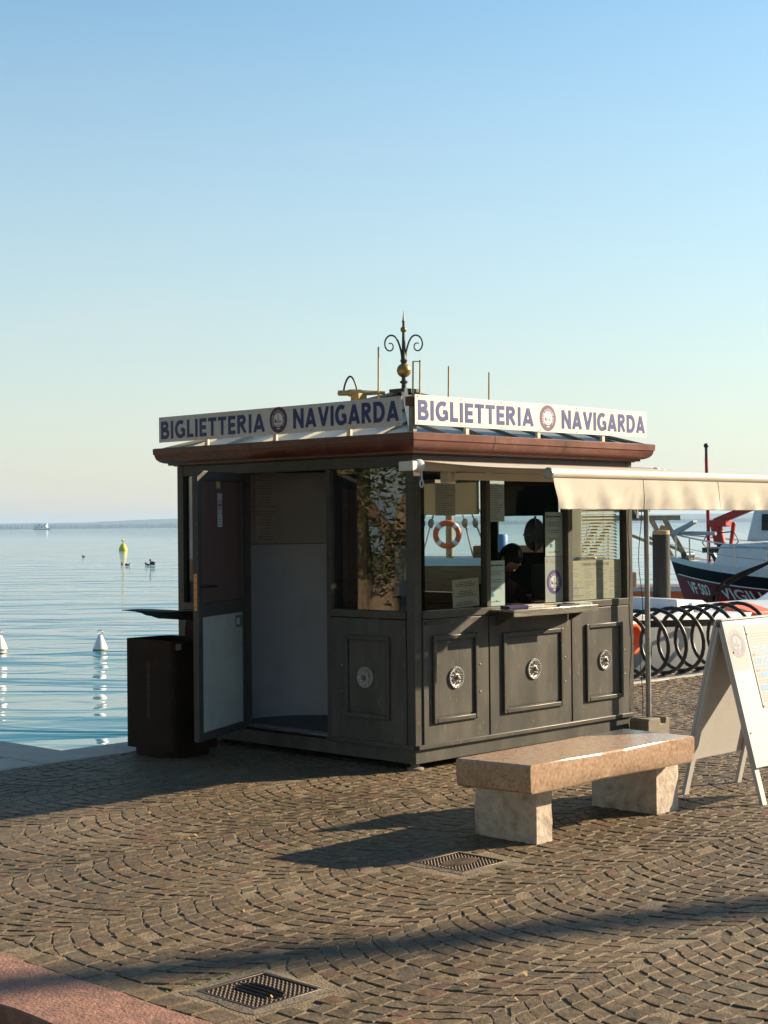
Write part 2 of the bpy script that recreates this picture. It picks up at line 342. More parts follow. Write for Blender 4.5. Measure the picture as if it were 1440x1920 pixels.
def emblem(mb, c, X, Y, N, r, ic, iw, off=0.002):
    """round shipping-line badge: coloured ring with lettering, anchor and sails in the middle (ic colour index, iw white index)"""
    s = 0.0006; c = Vector(c); X = Vector(X); Y = Vector(Y)
    mb.mi = ic; disc(mb, c, X, Y, N, r, off)
    mb.mi = iw; disc(mb, c, X, Y, N, r*0.54, off+s)
    mb.mi = ic
    rect(mb, c, X, Y, N, -r*.03, r*.03, -r*.45, r*.44, off+2*s)
    disc(mb, c, X, Y, N, r*.47, off+2*s, 16, r*.43, math.pi*1.30, math.pi*1.70)
    o = c+Vector(N)*(off+2*s)
    mb.add([o+X*(-r*.42)+Y*(r*.17), o+X*(-r*.40)+Y*(-r*.20), o+X*(-r*.07)+Y*(-r*.20)], [(0,1,2)]); mb.add([o+X*(-r*.22)+Y*(r*.10), o+X*(-r*.10)+Y*(-r*.08), o+X*(-r*.05)+Y*(-r*.05)], [(0,1,2)])
    mb.add([o+X*(r*.07)+Y*(-r*.19), o+X*(r*.42)+Y*(-r*.19), o+X*(r*.15)+Y*(-r*.04)], [(0,1,2)])
    mb.mi = iw
    word = 'GESTIONE NAVIGAZIONE LAGHI'; n = len(word)
    for i, ch in enumerate(word):
        if ch == ' ': continue
        a = R(222)-R(264)*i/(n-1); d = X*math.cos(a)+Y*math.sin(a); tx = X*math.sin(a)-Y*math.cos(a)
        w = r*(.04 if ch == 'I' else .09)
        put_text(mb, ch, c+d*(r*.60)-tx*(w/2), tx, d, N, w, r*.14, 0.02, off+2*s)
    disc(mb, c, X, Y, N, r*.72, off+2*s, 8, r*.63, R(256), R(284))
    mb.mi = 0

# bold sign alphabet: each letter drawn with strokes of even weight (unit height)
BT = .205
def _arc(cx, cy, rx, ry, a0, a1, n=14): return [(cx+rx*math.cos(R(a0+(a1-a0)*k/n)), cy+ry*math.sin(R(a0+(a1-a0)*k/n))) for k in range(n+1)]
def bold_letter(ch):
    h = BT/2; V = lambda x, y0=0, y1=1: [(x, y0), (x, y1)]; Hz = lambda y, x0, x1: [(x0, y), (x1, y)]
    if ch == 'I': return .205, [V(h)]
    if ch == 'L': return .50, [V(h), Hz(h*.9, h, .50)]
    if ch == 'E': return .53, [V(h), Hz(h*.9, h, .53), Hz(.5, h, .49), Hz(1-h*.9, h, .53)]
    if ch == 'T': return .60, [V(.30), Hz(1-h*.9, 0, .60)]
    if ch == 'N': return .76, [V(h), V(.76-h), [(h*.9, .97), (.76-h*.9, .03)]]
    if ch == 'A': return .80, [[(h*.95, 0), (.40, 1.0-h*.4)], [(.80-h*.95, 0), (.40, 1.0-h*.4)], Hz(.27, .2, .6)]
    if ch == 'V': return .78, [[(h*.95, 1), (.39, h*.4)], [(.78-h*.95, 1), (.39, h*.4)]]
    if ch == 'D': return .74, [V(h), [(h, h*.9)]+_arc(.30, .5, .44-h, .5-h*.9, -90, 90, 18)+[(h, 1-h*.9)]]
    if ch == 'B': return .65, [V(h), [(h, 1-h*.9)]+_arc(.34, .745, .245-h*.9, .255-h*.9, 90, -90)+[(h, .49)], [(h, .53)]+_arc(.36, .29, .29-h*.9, .29-h*.9, 90, -90)+[(h, h*.9)]]
    if ch == 'R': return .68, [V(h), [(h, 1-h*.9)]+_arc(.34, .73, .26-h*.9, .27-h*.9, 90, -90)+[(h, .46)], [(.30, .47), (.58, 0)]]
    if ch == 'G': return .78, [_arc(.42, .5, .42-h, .5-h*.9, 52, 318, 26)+[(.78-h*1.02, .17)], [(.78-h*1.02, .08), (.78-h*1.02, .50)], Hz(.46, .46, .70)]
def put_bold(mb, txt, org, X, Y, N, w, h, off=.0015):
    sp = .115; wid = [bold_letter(c)[0] for c in txt]; tot = sum(wid)+sp*(len(txt)-1); sx_ = w/tot; x = 0.0; lay = 0
    org = Vector(org); X = Vector(X); Y = Vector(Y); N = Vector(N)
    for c, wd in zip(txt, wid):
        for st in bold_letter(c)[1]:
            n = len(st); L_ = []; R_ = []
            for i in range(n):
                a = st[max(i-1, 0)]; b = st[min(i+1, n-1)]; dx, dy = (b[0]-a[0])*sx_, (b[1]-a[1])*h; l = math.hypot(dx, dy); px_, py_ = -dy/l*BT/2*h*1.08, dx/l*BT/2*h*1.08
                cx, cy = x*sx_+st[i][0]*sx_, st[i][1]*h; q = off+lay*.00012
                L_.append(org+X*(cx+px_)+Y*min(max(cy+py_, 0), h)+N*q); R_.append(org+X*(cx-px_)+Y*min(max(cy-py_, 0), h)+N*q)
            mb.add(L_+R_, [(i, i+1, n+i+1, n+i) for i in range(n-1)]); lay = (lay+1) % 5
        x += wd+sp

# ================================================================== SETTING
def poly_sheet(name, pts, z, m, label=None):
    mb = MB(); mb.add([W(u, v, z) for u, v in pts], [tuple(range(len(pts)))])
    o = mb.build(name, m, fix=False)
    return o
# --- water -----------------------------------------------------------------------
def water_mat():
    m = bpy.data.materials.new('lake_water'); m.use_nodes = True; t = m.node_tree; N = t.nodes; Lk = t.links
    b = N['Principled BSDF']; b.inputs['Base Color'].default_value = (0.012,0.12,0.165,1); b.inputs['Roughness'].default_value = 0.03; b.inputs['IOR'].default_value = 1.33
    g = N.new('ShaderNodeNewGeometry')
    def wave(sc, rot, scale, det, w, dist=0.4):
        mp = N.new('ShaderNodeMapping'); mp.inputs['Scale'].default_value = sc; mp.inputs['Rotation'].default_value = (0,0,R(rot)); Lk.new(g.outputs['Position'], mp.inputs['Vector'])
        nz = N.new('ShaderNodeTexNoise'); nz.inputs['Scale'].default_value = scale; nz.inputs['Detail'].default_value = det; nz.inputs['Roughness'].default_value = 0.45; nz.inputs['Distortion'].default_value = dist
        Lk.new(mp.outputs[0], nz.inputs['Vector'])
        mm = N.new('ShaderNodeMath'); mm.operation = 'MULTIPLY'; mm.inputs[1].default_value = w; Lk.new(nz.outputs[0], mm.inputs[0]); return mm.outputs[0]
    a = wave((0.42,1,1), 8, 0.75, 2, 1.0, .9); c = wave((0.50,1,1), -14, 0.30, 1, 2.0, .6); d = wave((0.6,1,1), 16, 2.4, 2, 0.14)
    s1 = N.new('ShaderNodeMath'); s1.operation = 'ADD'; Lk.new(a, s1.inputs[0]); Lk.new(c, s1.inputs[1])
    s2 = N.new('ShaderNodeMath'); s2.operation = 'ADD'; Lk.new(s1.outputs[0], s2.inputs[0]); Lk.new(d, s2.inputs[1])
    bp = N.new('ShaderNodeBump'); bp.inputs['Strength'].default_value = 1.0; bp.inputs['Distance'].default_value = 0.15
    Lk.new(s2.outputs[0], bp.inputs['Height']); Lk.new(bp.outputs[0], b.inputs['Normal'])
    return m
M['water'] = water_mat()
WL = -0.6
mb = MB()
ys = [-300, -40, 0, 20, 40, 80, 160, 320, 640, 1280, 2560, 5000, 9600]; xs = [-14000, -5000, -1500, -400, -100, -30, 0, 30, 100, 400, 1500, 5000, 14000]
mb.add([(x, y, WL) for y in ys for x in xs], [(j*13+i, j*13+i+1, (j+1)*13+i+1, (j+1)*13+i) for j in range(12) for i in range(12)])
tag(mb.build('water', M['water'], fix=False), 'calm blue rippled lake water out to the far shore', kind='structure')

# --- pavement bed ------------------------------------------------------------------
M['sand_joint'] = mat('sandy_joint', (0.195,0.148,0.092), 0.95, var=0.25, scale=14, col2=(0.11,0.09,0.065), amt=0.7, scale2=5, bump=0.9, bscale=120)
QV, QB = 2.74, 2.26           # quay edge and inner edge of its stone border
QU = -1.035                   # where the quay steps back on the left
KU0, KU1 = -4.88, -4.50       # red marble kerb
pave = poly_sheet('pavement', [(KU1,-60),(60,-60),(60,-4),(10.5,-4),(10.5,QB),(QU-0.48,QB),(KU1,QB)], -0.0048, M['sand_joint'])
tag(pave, 'brown porphyry sett pavement laid in overlapping arcs', kind='structure')
g2 = poly_sheet('promenade', [(-60,QB),(QU-0.48,QB),(QU-0.48,60),(-60,60)], -0.012, M['sand_joint']); tag(g2, 'paved promenade beyond the quay corner', kind='structure')
lowm = mat('grey_road_setts', (0.13,0.12,0.10), 0.85, var=0.25, scale=10, col2=(0.07,0.065,0.055), amt=0.6, bump=0.8, bscale=25)
rd = poly_sheet('road', [(-60,-60),(KU0,-60),(KU0,QB),(-60,QB)], -0.085, lowm); tag(rd, 'grey road surface below the red kerb', kind='structure')
# --- quay walls + border slabs
mb = MB()
for pts in ([(QU,QV-0.02),(10.5,QV-0.02),(10.5,QV-0.7),(QU,QV-0.7)], [(QU-0.02,QV-.7),(QU-0.02,60),(QU-0.7,60),(QU-0.7,QV-.7)], [(10.48,QV-.1),(10.48,-4),(9.8,-4),(9.8,QV-.1)], [(9.8,-4.02),(60,-4.02),(60,-4.7),(9.8,-4.7)]):
    mb.prism([W(u, v, -1.5) for u, v in pts], (0,0,1.46))
quay = mb.build('quay_wall', M['quay_wall']); tag(quay, 'stone quay wall dropping to the lake', kind='structure')
rs = random.Random(3)
def slab(u0, u1, v0, v1, z0, z1, m, parent, name='stone_slab', bev=0.008):
    b = MB(); g = 0.003; j = lambda: rs.uniform(-.004,.004); z1 += rs.uniform(-.003,.003)
    p = [(u0+g, v0+g), (u1-g, v0+g), (u1-g, v1-g), (u0+g, v1-g)]
    b.prism([W(a+j(), c+j(), z0) for a, c in p], (0,0,z1-z0))
    return b.build(name, m, parent, bevel=bev)
u = QU
while u < 10.4:
    w = min(rs.uniform(0.9,1.4), 10.5-u); slab(u, u+w, QB, QV, -0.12, 0.006, M['quay'], quay); u += w
v = QB
while v < 14:
    w = rs.uniform(0.9,1.4); slab(QU-0.48, QU, v, v+w, -0.12, 0.006, M['quay'], quay); v += w
# the border runs on to the left of the corner as one flagged band
u = QU-0.48
while u > -6:
    w = rs.uniform(0.9,1.3); slab(u-w, u, QB, QB+0.48, -0.12, 0.005, M['quay'], quay); u -= w
# --- kerb
kerb = poly_sheet('kerb', [(KU0+.02,-12),(KU1-.02,-12),(KU1-.02,QB),(KU0+.02,QB)], -0.03, M['sand_joint']); tag(kerb, 'red marble kerb along the pavement edge', kind='structure')
for a, b_ in ((-12,-8.6),(-8.6,-6.1),(-6.1,-4.2),(-4.2,-2.465),(-2.465,-1.2),(-1.2,0.3),(0.3,1.5),(1.5,QB)):
    if b_ < -7 : continue
    # worn edge: outline with small nicks
    bb = MB(); n = 14; o = []
    for i in range(n+1): o.append((KU0+rs.uniform(-.006,.006), a+.004+(b_-a-.008)*i/n))
    for i in range(n+1): o.append((KU1+rs.uniform(-.008,.008), b_-.004-(b_-a-.008)*i/n))
    bb.prism([W(p, q, -.14) for p, q in o], (0,0,.143+rs.uniform(0,.004))); bb.build('kerb_stone', M['kerb'], kerb, bevel=0.007, seg=2)

# --- setts --------------------------------------------------------------------------
def sett_mat():
    m = bpy.data.materials.new('porphyry_setts'); m.use_nodes = True; t = m.node_tree; N = t.nodes; Lk = t.links
    b = N['Principled BSDF']; b.inputs['Roughness'].default_value = 0.62; b.inputs['Specular IOR Level'].default_value = 0.22
    oi = N.new('ShaderNodeObjectInfo'); ge = N.new('ShaderNodeNewGeometry')
    ad = N.new('ShaderNodeMath'); ad.operation = 'ADD'; Lk.new(oi.outputs['Random'], ad.inputs[0]); Lk.new(ge.outputs['Random Per Island'], ad.inputs[1])
    fr = N.new('ShaderNodeMath'); fr.operation = 'FRACT'; Lk.new(ad.outputs[0], fr.inputs[0])
    cr = N.new('ShaderNodeValToRGB'); cr.color_ramp.interpolation = 'LINEAR'; e = cr.color_ramp.elements
    cols = [(0, (0.1545, 0.112, 0.0632)), (0.16, (0.1185, 0.089, 0.053)), (0.32, (0.1463, 0.106, 0.0614)), (0.5, (0.1071, 0.083, 0.0521)), (0.66, (0.1504, 0.104, 0.0595)), (0.8, (0.1133, 0.094, 0.0632)), (0.9, (0.1339, 0.098, 0.0614)), (0.965, (0.1545, 0.092, 0.0558)), (1.0, (0.1236, 0.084, 0.0577))]
    e[0].position = 0; e[0].color = cols[0][1]+(1,); e[1].position = 1; e[1].color = cols[-1][1]+(1,)
    for p, c in cols[1:-1]: k = e.new(p); k.color = c+(1,)
    Lk.new(fr.outputs[0], cr.inputs[0])
    nz = N.new('ShaderNodeTexNoise'); nz.inputs['Scale'].default_value = 22; nz.inputs['Detail'].default_value = 7; Lk.new(ge.outputs['Position'], nz.inputs['Vector'])
    mr = N.new('ShaderNodeMapRange'); mr.inputs[1].default_value = .3; mr.inputs[2].default_value = .7; mr.inputs[3].default_value = 0.62; mr.inputs[4].default_value = 1.3; Lk.new(nz.outputs[0], mr.inputs[0])
    big = N.new('ShaderNodeTexNoise'); big.inputs['Scale'].default_value = 0.9; big.inputs['Detail'].default_value = 3; Lk.new(ge.outputs['Position'], big.inputs['Vector'])
    br = N.new('ShaderNodeMapRange'); br.inputs[1].default_value = .3; br.inputs[2].default_value = .7; br.inputs[3].default_value = 0.72; br.inputs[4].default_value = 1.2; Lk.new(big.outputs[0], br.inputs[0])
    mu = N.new('ShaderNodeMath'); mu.operation = 'MULTIPLY'; Lk.new(mr.outputs[0], mu.inputs[0]); Lk.new(br.outputs[0], mu.inputs[1])
    vm = N.new('ShaderNodeVectorMath'); vm.operation = 'SCALE'; Lk.new(cr.outputs[0], vm.inputs[0]); Lk.new(mu.outputs[0], vm.inputs['Scale'])
    # dust lying on the stones
    du = N.new('ShaderNodeTexNoise'); du.inputs['Scale'].default_value = 6; du.inputs['Detail'].default_value = 9; du.inputs['Roughness'].default_value = .75; Lk.new(ge.outputs['Position'], du.inputs['Vector'])
    dr = N.new('ShaderNodeMapRange'); dr.inputs[1].default_value = .52; dr.inputs[2].default_value = .75; dr.inputs[4].default_value = .5; Lk.new(du.outputs[0], dr.inputs[0])
    dm = N.new('ShaderNodeMix'); dm.data_type = 'RGBA'; dm.inputs[7].default_value = (0.150,0.116,0.074,1); Lk.new(dr.outputs[0], dm.inputs[0]); Lk.new(vm.outputs[0], dm.inputs[6])
    Lk.new(dm.outputs[2], b.inputs['Base Color'])
    nb = N.new('ShaderNodeTexNoise'); nb.inputs['Scale'].default_value = 55; nb.inputs['Detail'].default_value = 6; nb.inputs['Roughness'].default_value = .6; Lk.new(ge.outputs['Position'], nb.inputs['Vector'])
    bp = N.new('ShaderNodeBump'); bp.inputs['Strength'].default_value = 0.55; bp.inputs['Distance'].default_value = 0.012; Lk.new(nb.outputs[0], bp.inputs['Height']); Lk.new(bp.outputs[0], b.inputs['Normal'])
    return m
M['sett'] = sett_mat()
covers = [(-1.99,-2.15,.22), (-4.13,-3.05,.205)]       # drain covers: centre and half size of the hole in the paving
rc = random.Random(11)
def stone_geo(c4, fine):
    """c4: four corners (u,v), counter-clockwise; an uneven block with a rounded top"""
    cu = sum(p[0] for p in c4)/4; cv = sum(p[1] for p in c4)/4
    h = rc.uniform(-.0022,.0022)-(.006 if rc.random() < .05 else 0); tx = rc.uniform(-.028,.028); ty = rc.uniform(-.028,.028)
    out = []
    for i in range(4):
        a = c4[i]; b = c4[(i+1) % 4]; out.append((a[0]+(cu-a[0])*rc.uniform(-.02,.11), a[1]+(cv-a[1])*rc.uniform(-.02,.11)))
        if fine:
            for f in (.33,.67): out.append((a[0]*(1-f)+b[0]*f+rc.uniform(-.0035,.0035), a[1]*(1-f)+b[1]*f+rc.uniform(-.0035,.0035)))
    n = len(out); vs_ = []
    def zt(p): return h+(p[0]-cu)*tx+(p[1]-cv)*ty
    for p in out: vs_.append(W(p[0], p[1], -.03))
    for p in out: vs_.append(W(p[0], p[1], zt(p)-.0036))
    for p in out:
        q = (cu+(p[0]-cu)*.925, cv+(p[1]-cv)*.925); vs_.append(W(q[0], q[1], zt(q)+rc.uniform(-.0015,.0015)))
    vs_.append(W(cu, cv, h+.0006))
    fs = []
    for i in range(n):
        j = (i+1) % n; fs += [(i,j,n+j,n+i), (n+i,n+j,2*n+j,2*n+i), (2*n+i,2*n+j,3*n)]
    return vs_, fs
Fp = 2948.0
def to_px(p): return 720+Fp*p.x/p.y, 985+Fp*(EYE-p.z)/p.y
setts = []
def consider(c4):
    c4 = [(max(min(a, 10.4), KU1+.006), min(b, QB-.006)) for a, b in c4]
    cu = sum(p[0] for p in c4)/4; cv = sum(p[1] for p in c4)/4
    ar = abs(sum(c4[i][0]*c4[(i+1)%4][1]-c4[(i+1)%4][0]*c4[i][1] for i in range(4)))/2
    if ar < .0018: return
    for a, b, hs in covers:
        if abs(cu-a) < hs+.035 and abs(cv-b) < hs+.035: return
    if .25 < cu < 2.4 and .25 < cv: return
    w = W(cu, cv)
    if w.y < 4.0 or w.y > 23: return
    px, py = to_px(w)
    if not(-330 < px < 1770 and py < 2150): return
    setts.append((w.y, 0 <= px <= 1440 and py <= 1915, c4))
WC, PIT = 1.04, 0.095
RA = WC/math.sqrt(2)
for k in range(-8, 4):
    v0 = -.73+WC*k; vc = v0+WC/2
    if v0 > QB: continue
    for j in range(-60, 130):
        uc = j*PIT+RA+rc.uniform(-.006,.006)
        n = rc.choice((11,12,12,13)); off = rc.uniform(-.5,.5)/n
        ph = [-.25*math.pi] + [(-.25+.5*min(max((i+off+rc.uniform(-.16,.16))/n, 0), 1))*math.pi for i in range(1, n)] + [.25*math.pi]
        for i in range(n):
            a, b = ph[i], ph[i+1]
            if b-a < .07: continue
            g = .006/RA/2; a += g*rc.uniform(.6,1.6); b -= g*rc.uniform(.6,1.6)
            gu = .0034*rc.uniform(.3,1.8)
            def P(f, du): return (uc-RA*math.cos(f)+du, vc+RA*math.sin(f))
            c4 = [P(a, gu), P(a, PIT-gu), P(b, PIT-gu), P(b, gu)]
            c4 = [(p+rc.uniform(-.0055,.0055), q+rc.uniform(-.0055,.0055)) for p, q in c4]
            if max(p[0] for p in c4) < KU1+.15: continue
            consider([(max(p, KU1+.138), q) for p, q in c4])
# row of larger blocks along the kerb
v = -9.0
while v < QB:
    l = rc.uniform(.11,.16)
    consider([(KU1+.006, v+.005), (KU1+.128, v+.005), (KU1+.128, v+l-.005), (KU1+.006, v+l-.005)])
    v += l
setts.sort(key=lambda s_: (not s_[1], s_[0]))
big = MB()
for i, (d, vis, c4) in enumerate(setts):
    vs_, fs = stone_geo(c4, d < 13)
    if i < 300:
        c = sum((Vector(q) for q in vs_), Vector())/len(vs_)
        sm = MB(); sm.add([Vector(q)-c for q in vs_], fs); o = sm.build('cobblestone', M['sett'], pave, smooth=16, fix=False); o.location = c
    else: big.add(vs_, fs)
o = big.build('cobblestones', M['sett'], pave, smooth=16, fix=False); o['kind'] = 'stuff'
# moss in the joints by the near drain cover
mm = MB(); rm = random.Random(5)
def moss_line(p, q, n, s):
    for i in range(n):
        t = rm.random(); a = p[0]+(q[0]-p[0])*t+rm.gauss(0,.012); b = p[1]+(q[1]-p[1])*t+rm.gauss(0,.012); r = rm.uniform(.3,1)*s
        c = W(a, b, -.006)
        mm.lathe([(r, 0), (r*.8, r*.35), (r*.3, r*.5)], 6, c)
moss_line((-4.36,-2.80),(-3.98,-2.80),90,.010); moss_line((-4.45,-2.62),(-4.36,-2.95),36,.009); moss_line((-4.37,-3.1),(-4.44,-3.3),14,.008)
moss_line((-3.45,-3.35),(-3.42,-3.5),18,.009); moss_line((-4.2,-2.75),(-4.1,-2.6),14,.007); moss_line((-2.3,-1.0),(-2.7,-.6),14,.007)
tag(mm.build('moss', M['moss'], smooth=60), 'green moss in the paving joints by the drain cover', 'moss', kind='stuff')
# concrete collar of each cover belongs to the cover thing (below)

# --- far shore -----------------------------------------------------------------------
mb = MB(); D0 = 9000.0; n = 240
def ridge(a):      # a: bearing in degrees from straight ahead; height in metres
    h = 40 + 20*max(0, min(1, (a+11.5)/7.0))
    h += 7*noise.noise((a*.55, 1.3, 0)) + 5*noise.noise((a*1.9, 5.1, 0))+2.0*noise.noise((a*7, 2.1, 0))
    h += 8*math.exp(-((a+7.0)/2.2)**2)
    return max(h, 20)
cols = []
for i in range(n+1):
    a = -55+110*i/n; ra = R(a); s_, c_ = math.sin(ra), math.cos(ra); h = ridge(a)
    lowf = 24+4*noise.noise((a*9, .5, 0)) + 3*noise.noise((a*25, .7, 0))
    cols.append([(s_*d/c_*c_, c_*d, z) for d, z in ((D0, WL-.5), (D0+10, lowf*.75), (D0+120, lowf), (D0+700, lowf*.9), (D0+1400, h), (D0+2600, 0))])
k = 6
mb.add([p for c in cols for p in c], [(i*k+j, (i+1)*k+j, (i+1)*k+j+1, i*k+j+1) for i in range(n) for j in range(k-1)])
tag(mb.build('hills', M['hill'], smooth=60), 'low wooded blue hills along the far shore', kind='structure')
# shoreline trees (one mass) and villas (each a thing)
mb = MB(); rt = random.Random(21)
for i in range(420):
    a = R(rt.uniform(-16, 14)); d = D0-20-rt.uniform(0,30); h = rt.uniform(9,24)*(1.5 if rt.random() < .05 else 1); w = h*rt.uniform(.35,.8)
    x, y = math.sin(a)*d, math.cos(a)*d; z = rt.uniform(0,5)
    mb.lathe([(w*.3, z), (w*.5, z+h*.35), (w*.42, z+h*.7), (w*.12, z+h)], 6, (x, y, 0))
tag(mb.build('shoreline_trees', M['hill']), 'dark trees massed along the distant shoreline', 'trees', kind='stuff')
def villa(px, w, h, d, lab):
    x = (px-720)/Fp*d; r = empty('lakeside_house', (x, d, 0.0), rt.uniform(-.3,.3), lab, 'house', 'pale houses on the far shore')
    b = MB(); b.box(-w/2, w/2, -5, 5, 0, h); b.build('wall', M['house'], r)
    b = MB(); b.prism([(-w/2-.6,-5.6,h+.01), (w/2+.6,-5.6,h+.01), (w/2+.6,0,h+h*.35), (-w/2-.6,0,h+h*.35)], (0,0,.4)); b.prism([(-w/2-.6,5.6,h+.02), (w/2+.6,5.6,h+.02), (w/2+.6,0,h+h*.35), (-w/2-.6,0,h+h*.35)], (0,0,.4)); b.build('roof', M['roof_tile'], r)
villa(3, 22, 14, D0-80, 'pale house at the left end of the far shore')
villa(121, 16, 13, D0-80, 'small white house just right of the ferry')
villa(145, 12, 11, D0-80, 'leftmost of three pale houses below the hills')
villa(154, 20, 11, D0-85, 'middle and widest of three pale houses below the hills')
villa(171, 13, 12, D0-80, 'rightmost of three pale houses below the hills')

# fallen leaves and scraps lying on the setts
mm = MB(); 
for i in range(46):
    a, b_ = rm.choice(((-2.4,-.9),(-2.2,-.5),(-3.0,-1.2),(-1.0,.1),(-3.4,-2.2),(-3.6,-3.6),(-2.6,-3.4),(-4.2,-2.6),(-1.0,-1.2))); c = W(a+rm.gauss(0,.35), b_+rm.gauss(0,.35), .006); t = rm.uniform(0,6.28); l = rm.uniform(.010,.024)
    d_ = Vector((math.cos(t), math.sin(t), rm.uniform(0,.3))); s_ = Vector((-d_.y, d_.x, .1))*.45
    mm.add([c-d_*l, c-s_*l, c+d_*l+Vector((0,0,.004)), c+s_*l+Vector((0,0,.003))], [(0,1,2,3)])
tag(mm.build('fallen_leaves', mat('dry_leaf', (.30,.19,.06), .8, var=.4, scale=9), fix=False), 'small dry leaves scattered over the setts', 'leaves', kind='stuff')

# ================================================================== TICKET KIOSK (local frame u,v,z)
K = empty('ticket_kiosk', W(0,0), KA, 'dark grey ticket kiosk with brown gutter and white roof signs on the quay', 'kiosk')
SZ, FL, TOP = 2.6, 0.145, 2.14
def part(name, m, parent=None, smooth=None, bevel=0.004, **k): 
    b = MB(); b._a = (name, m, parent or K, smooth, bevel); return b
def done(b): n, m, p, s_, bv = b._a; return b.build(n, m, p, smooth=s_, bevel=bv)
b = part('base', M['paint']); b.box(0, SZ, 0, SZ, .045, FL); done(b)
for x, y in ((.06,.06),(SZ-.06,.06),(.06,SZ-.06),(SZ-.06,SZ-.06)):
    b = part('foot', M['concrete'], bevel=.003); b.lathe([(.06,-.012),(.06,.012),(.03,.02),(.03,.05)], 12, (x,y,0)); done(b)
b = part('floor', M['floor_in'], bevel=0); b.box(.05, SZ-.05, .05, SZ-.05, FL+.002, FL+.02); done(b)
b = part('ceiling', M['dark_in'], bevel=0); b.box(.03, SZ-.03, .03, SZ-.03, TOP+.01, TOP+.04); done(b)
# corner posts
for x, y in ((0,0),(SZ-.075,0),(0,SZ-.075),(SZ-.075,SZ-.075)):
    b = part('corner_post', M['paint_trim']); b.box(x, x+.075, y, y+.075, FL+.001, TOP+.05); done(b)
# lintels
for bx in ((.076, SZ-.076, .002, .07), (.076, SZ-.076, SZ-.07, SZ-.002)):
    b = part('lintel', M['paint_trim']); b.box(bx[0], bx[1], bx[2], bx[3], TOP-.03, TOP+.05); done(b)
for bx in ((.002, .07, .076, SZ-.076), (SZ-.07, SZ-.002, .076, SZ-.076)):
    b = part('lintel', M['paint_trim']); b.box(bx[0], bx[1], bx[2], bx[3], TOP-.03, TOP+.05); done(b)

class Face:
    """maps (a along the face, d outward, z) to kiosk local coordinates"""
    def __init__(s, kind): s.k = kind
    def p(s, a, d, z):
        return {'front': (a, -d, z), 'door': (-d, a, z), 'side': (SZ+d, a, z), 'back': (a, SZ+d, z)}[s.k]
    def box(s, b, a0, a1, d0, d1, z0, z1):
        p = s.p(a0, d0, z0); q = s.p(a1, d1, z1); b.box(p[0], q[0], p[1], q[1], p[2], q[2])
    def axes(s): return {'front': ((1,0,0), (0,0,1), (0,-1,0)), 'door': ((0,-1,0), (0,0,1), (-1,0,0))}[s.k]
FR, DR, SD, BK = Face('front'), Face('door'), Face('side'), Face('back')

def lower_bay(fc, a0, a1, fr=None, z1=1.04):
    b = part('wall_panel', M['paint']); fc.box(b, a0, a1, -.03, .010, FL+.012, z1); w = done(b)
    if fr:
        m0, m1, y0, y1 = fr; t = .034
        for k, q in enumerate(((m0, m0+t, y0, y1), (m1-t, m1, y0, y1), (m0+t+.0005, m1-t-.0005, y0, y0+t), (m0+t+.0005, m1-t-.0005, y1-t, y1))):
            b = MB(); fc.box(b, q[0], q[1], .0105, .030, q[2], q[3]); b.build('moulding', M['paint_trim'], w, bevel=.006)
        b = MB(); fc.box(b, m0+t+.012, m1-t-.012, .0105, .013, y0+t+.012, y1-t-.012); b.build('field', M['paint'], w, bevel=.002)
        for q in (.30,.62):
            b = MB(); c = fc.p(m1+.035, .0105, y0+(y1-y0)*q); X, Y, N = fc.axes(); b.lathe([(.006,0),(.006,.003),(.002,.005)], 8, c, X, Y, N); b.build('screw', M['silver'], w)
    return w
M['iron_boss'] = mat('rusty_boss', (.20,.14,.09), .5, .4, var=.2)
def rosette(fc, a, z, d):
    X, Y, N = (Vector(q) for q in fc.axes()); c = Vector(fc.p(a, d, z)); b = MB()
    b.lathe([(.077,0),(.078,.005),(.074,.012),(.068,.009),(.062,.010),(.058,.006),(.030,.008),(.027,.014),(.022,.016),(.020,.012)], 32, c, X, Y, N)
    r = b.build('rosette', M['silver'], K, smooth=50)
    for k in range(26):
        t = 2*math.pi*k/26; b = MB(); q = c+X*(.071*math.cos(t))+Y*(.071*math.sin(t))+N*.010; b.sphere(q, .0055, 6, 4); 
        if k == 0: o0 = b.build('bead', M['silver'], r, smooth=60); base = q
        else: o = o0.copy(); C.objects.link(o); o.parent = r; o.location = q-base
    for k in range(10):
        t = 2*math.pi*(k+.5)/10; b = MB(); dx = X*math.cos(t)+Y*math.sin(t); dy = -X*math.sin(t)+Y*math.cos(t)
        p = [(.031,.004),(.045,.012),(.057,.004)]
        b.add([c+dx*.029+N*.009, c+dx*.042+dy*.0085+N*.010, c+dx*.058+N*.010, c+dx*.042-dy*.0085+N*.010, c+dx*.044+N*.019], [(0,1,4),(1,2,4),(2,3,4),(3,0,4)])
        b.build('petal', M['silver'], r)
    b = MB(); b.lathe([(.017,.010),(.016,.024),(.010,.030),(.002,.032)], 16, c, X, Y, N); b.build('boss', M['iron_boss'], r, smooth=50)
    return r
def mullion(fc, a0, a1, z0=1.10, z1=TOP-.031, d0=-.055, d1=.004):
    b = part('mullion', M['paint_trim']); fc.box(b, a0, a1, d0, d1, z0, z1); return done(b)
def pane(fc, a0, a1, z0, z1, m, d=-.034, name='window_pane'):
    b = MB(); fc.box(b, a0, a1, d-.003, d+.003, z0, z1); return b.build(name, m, K)
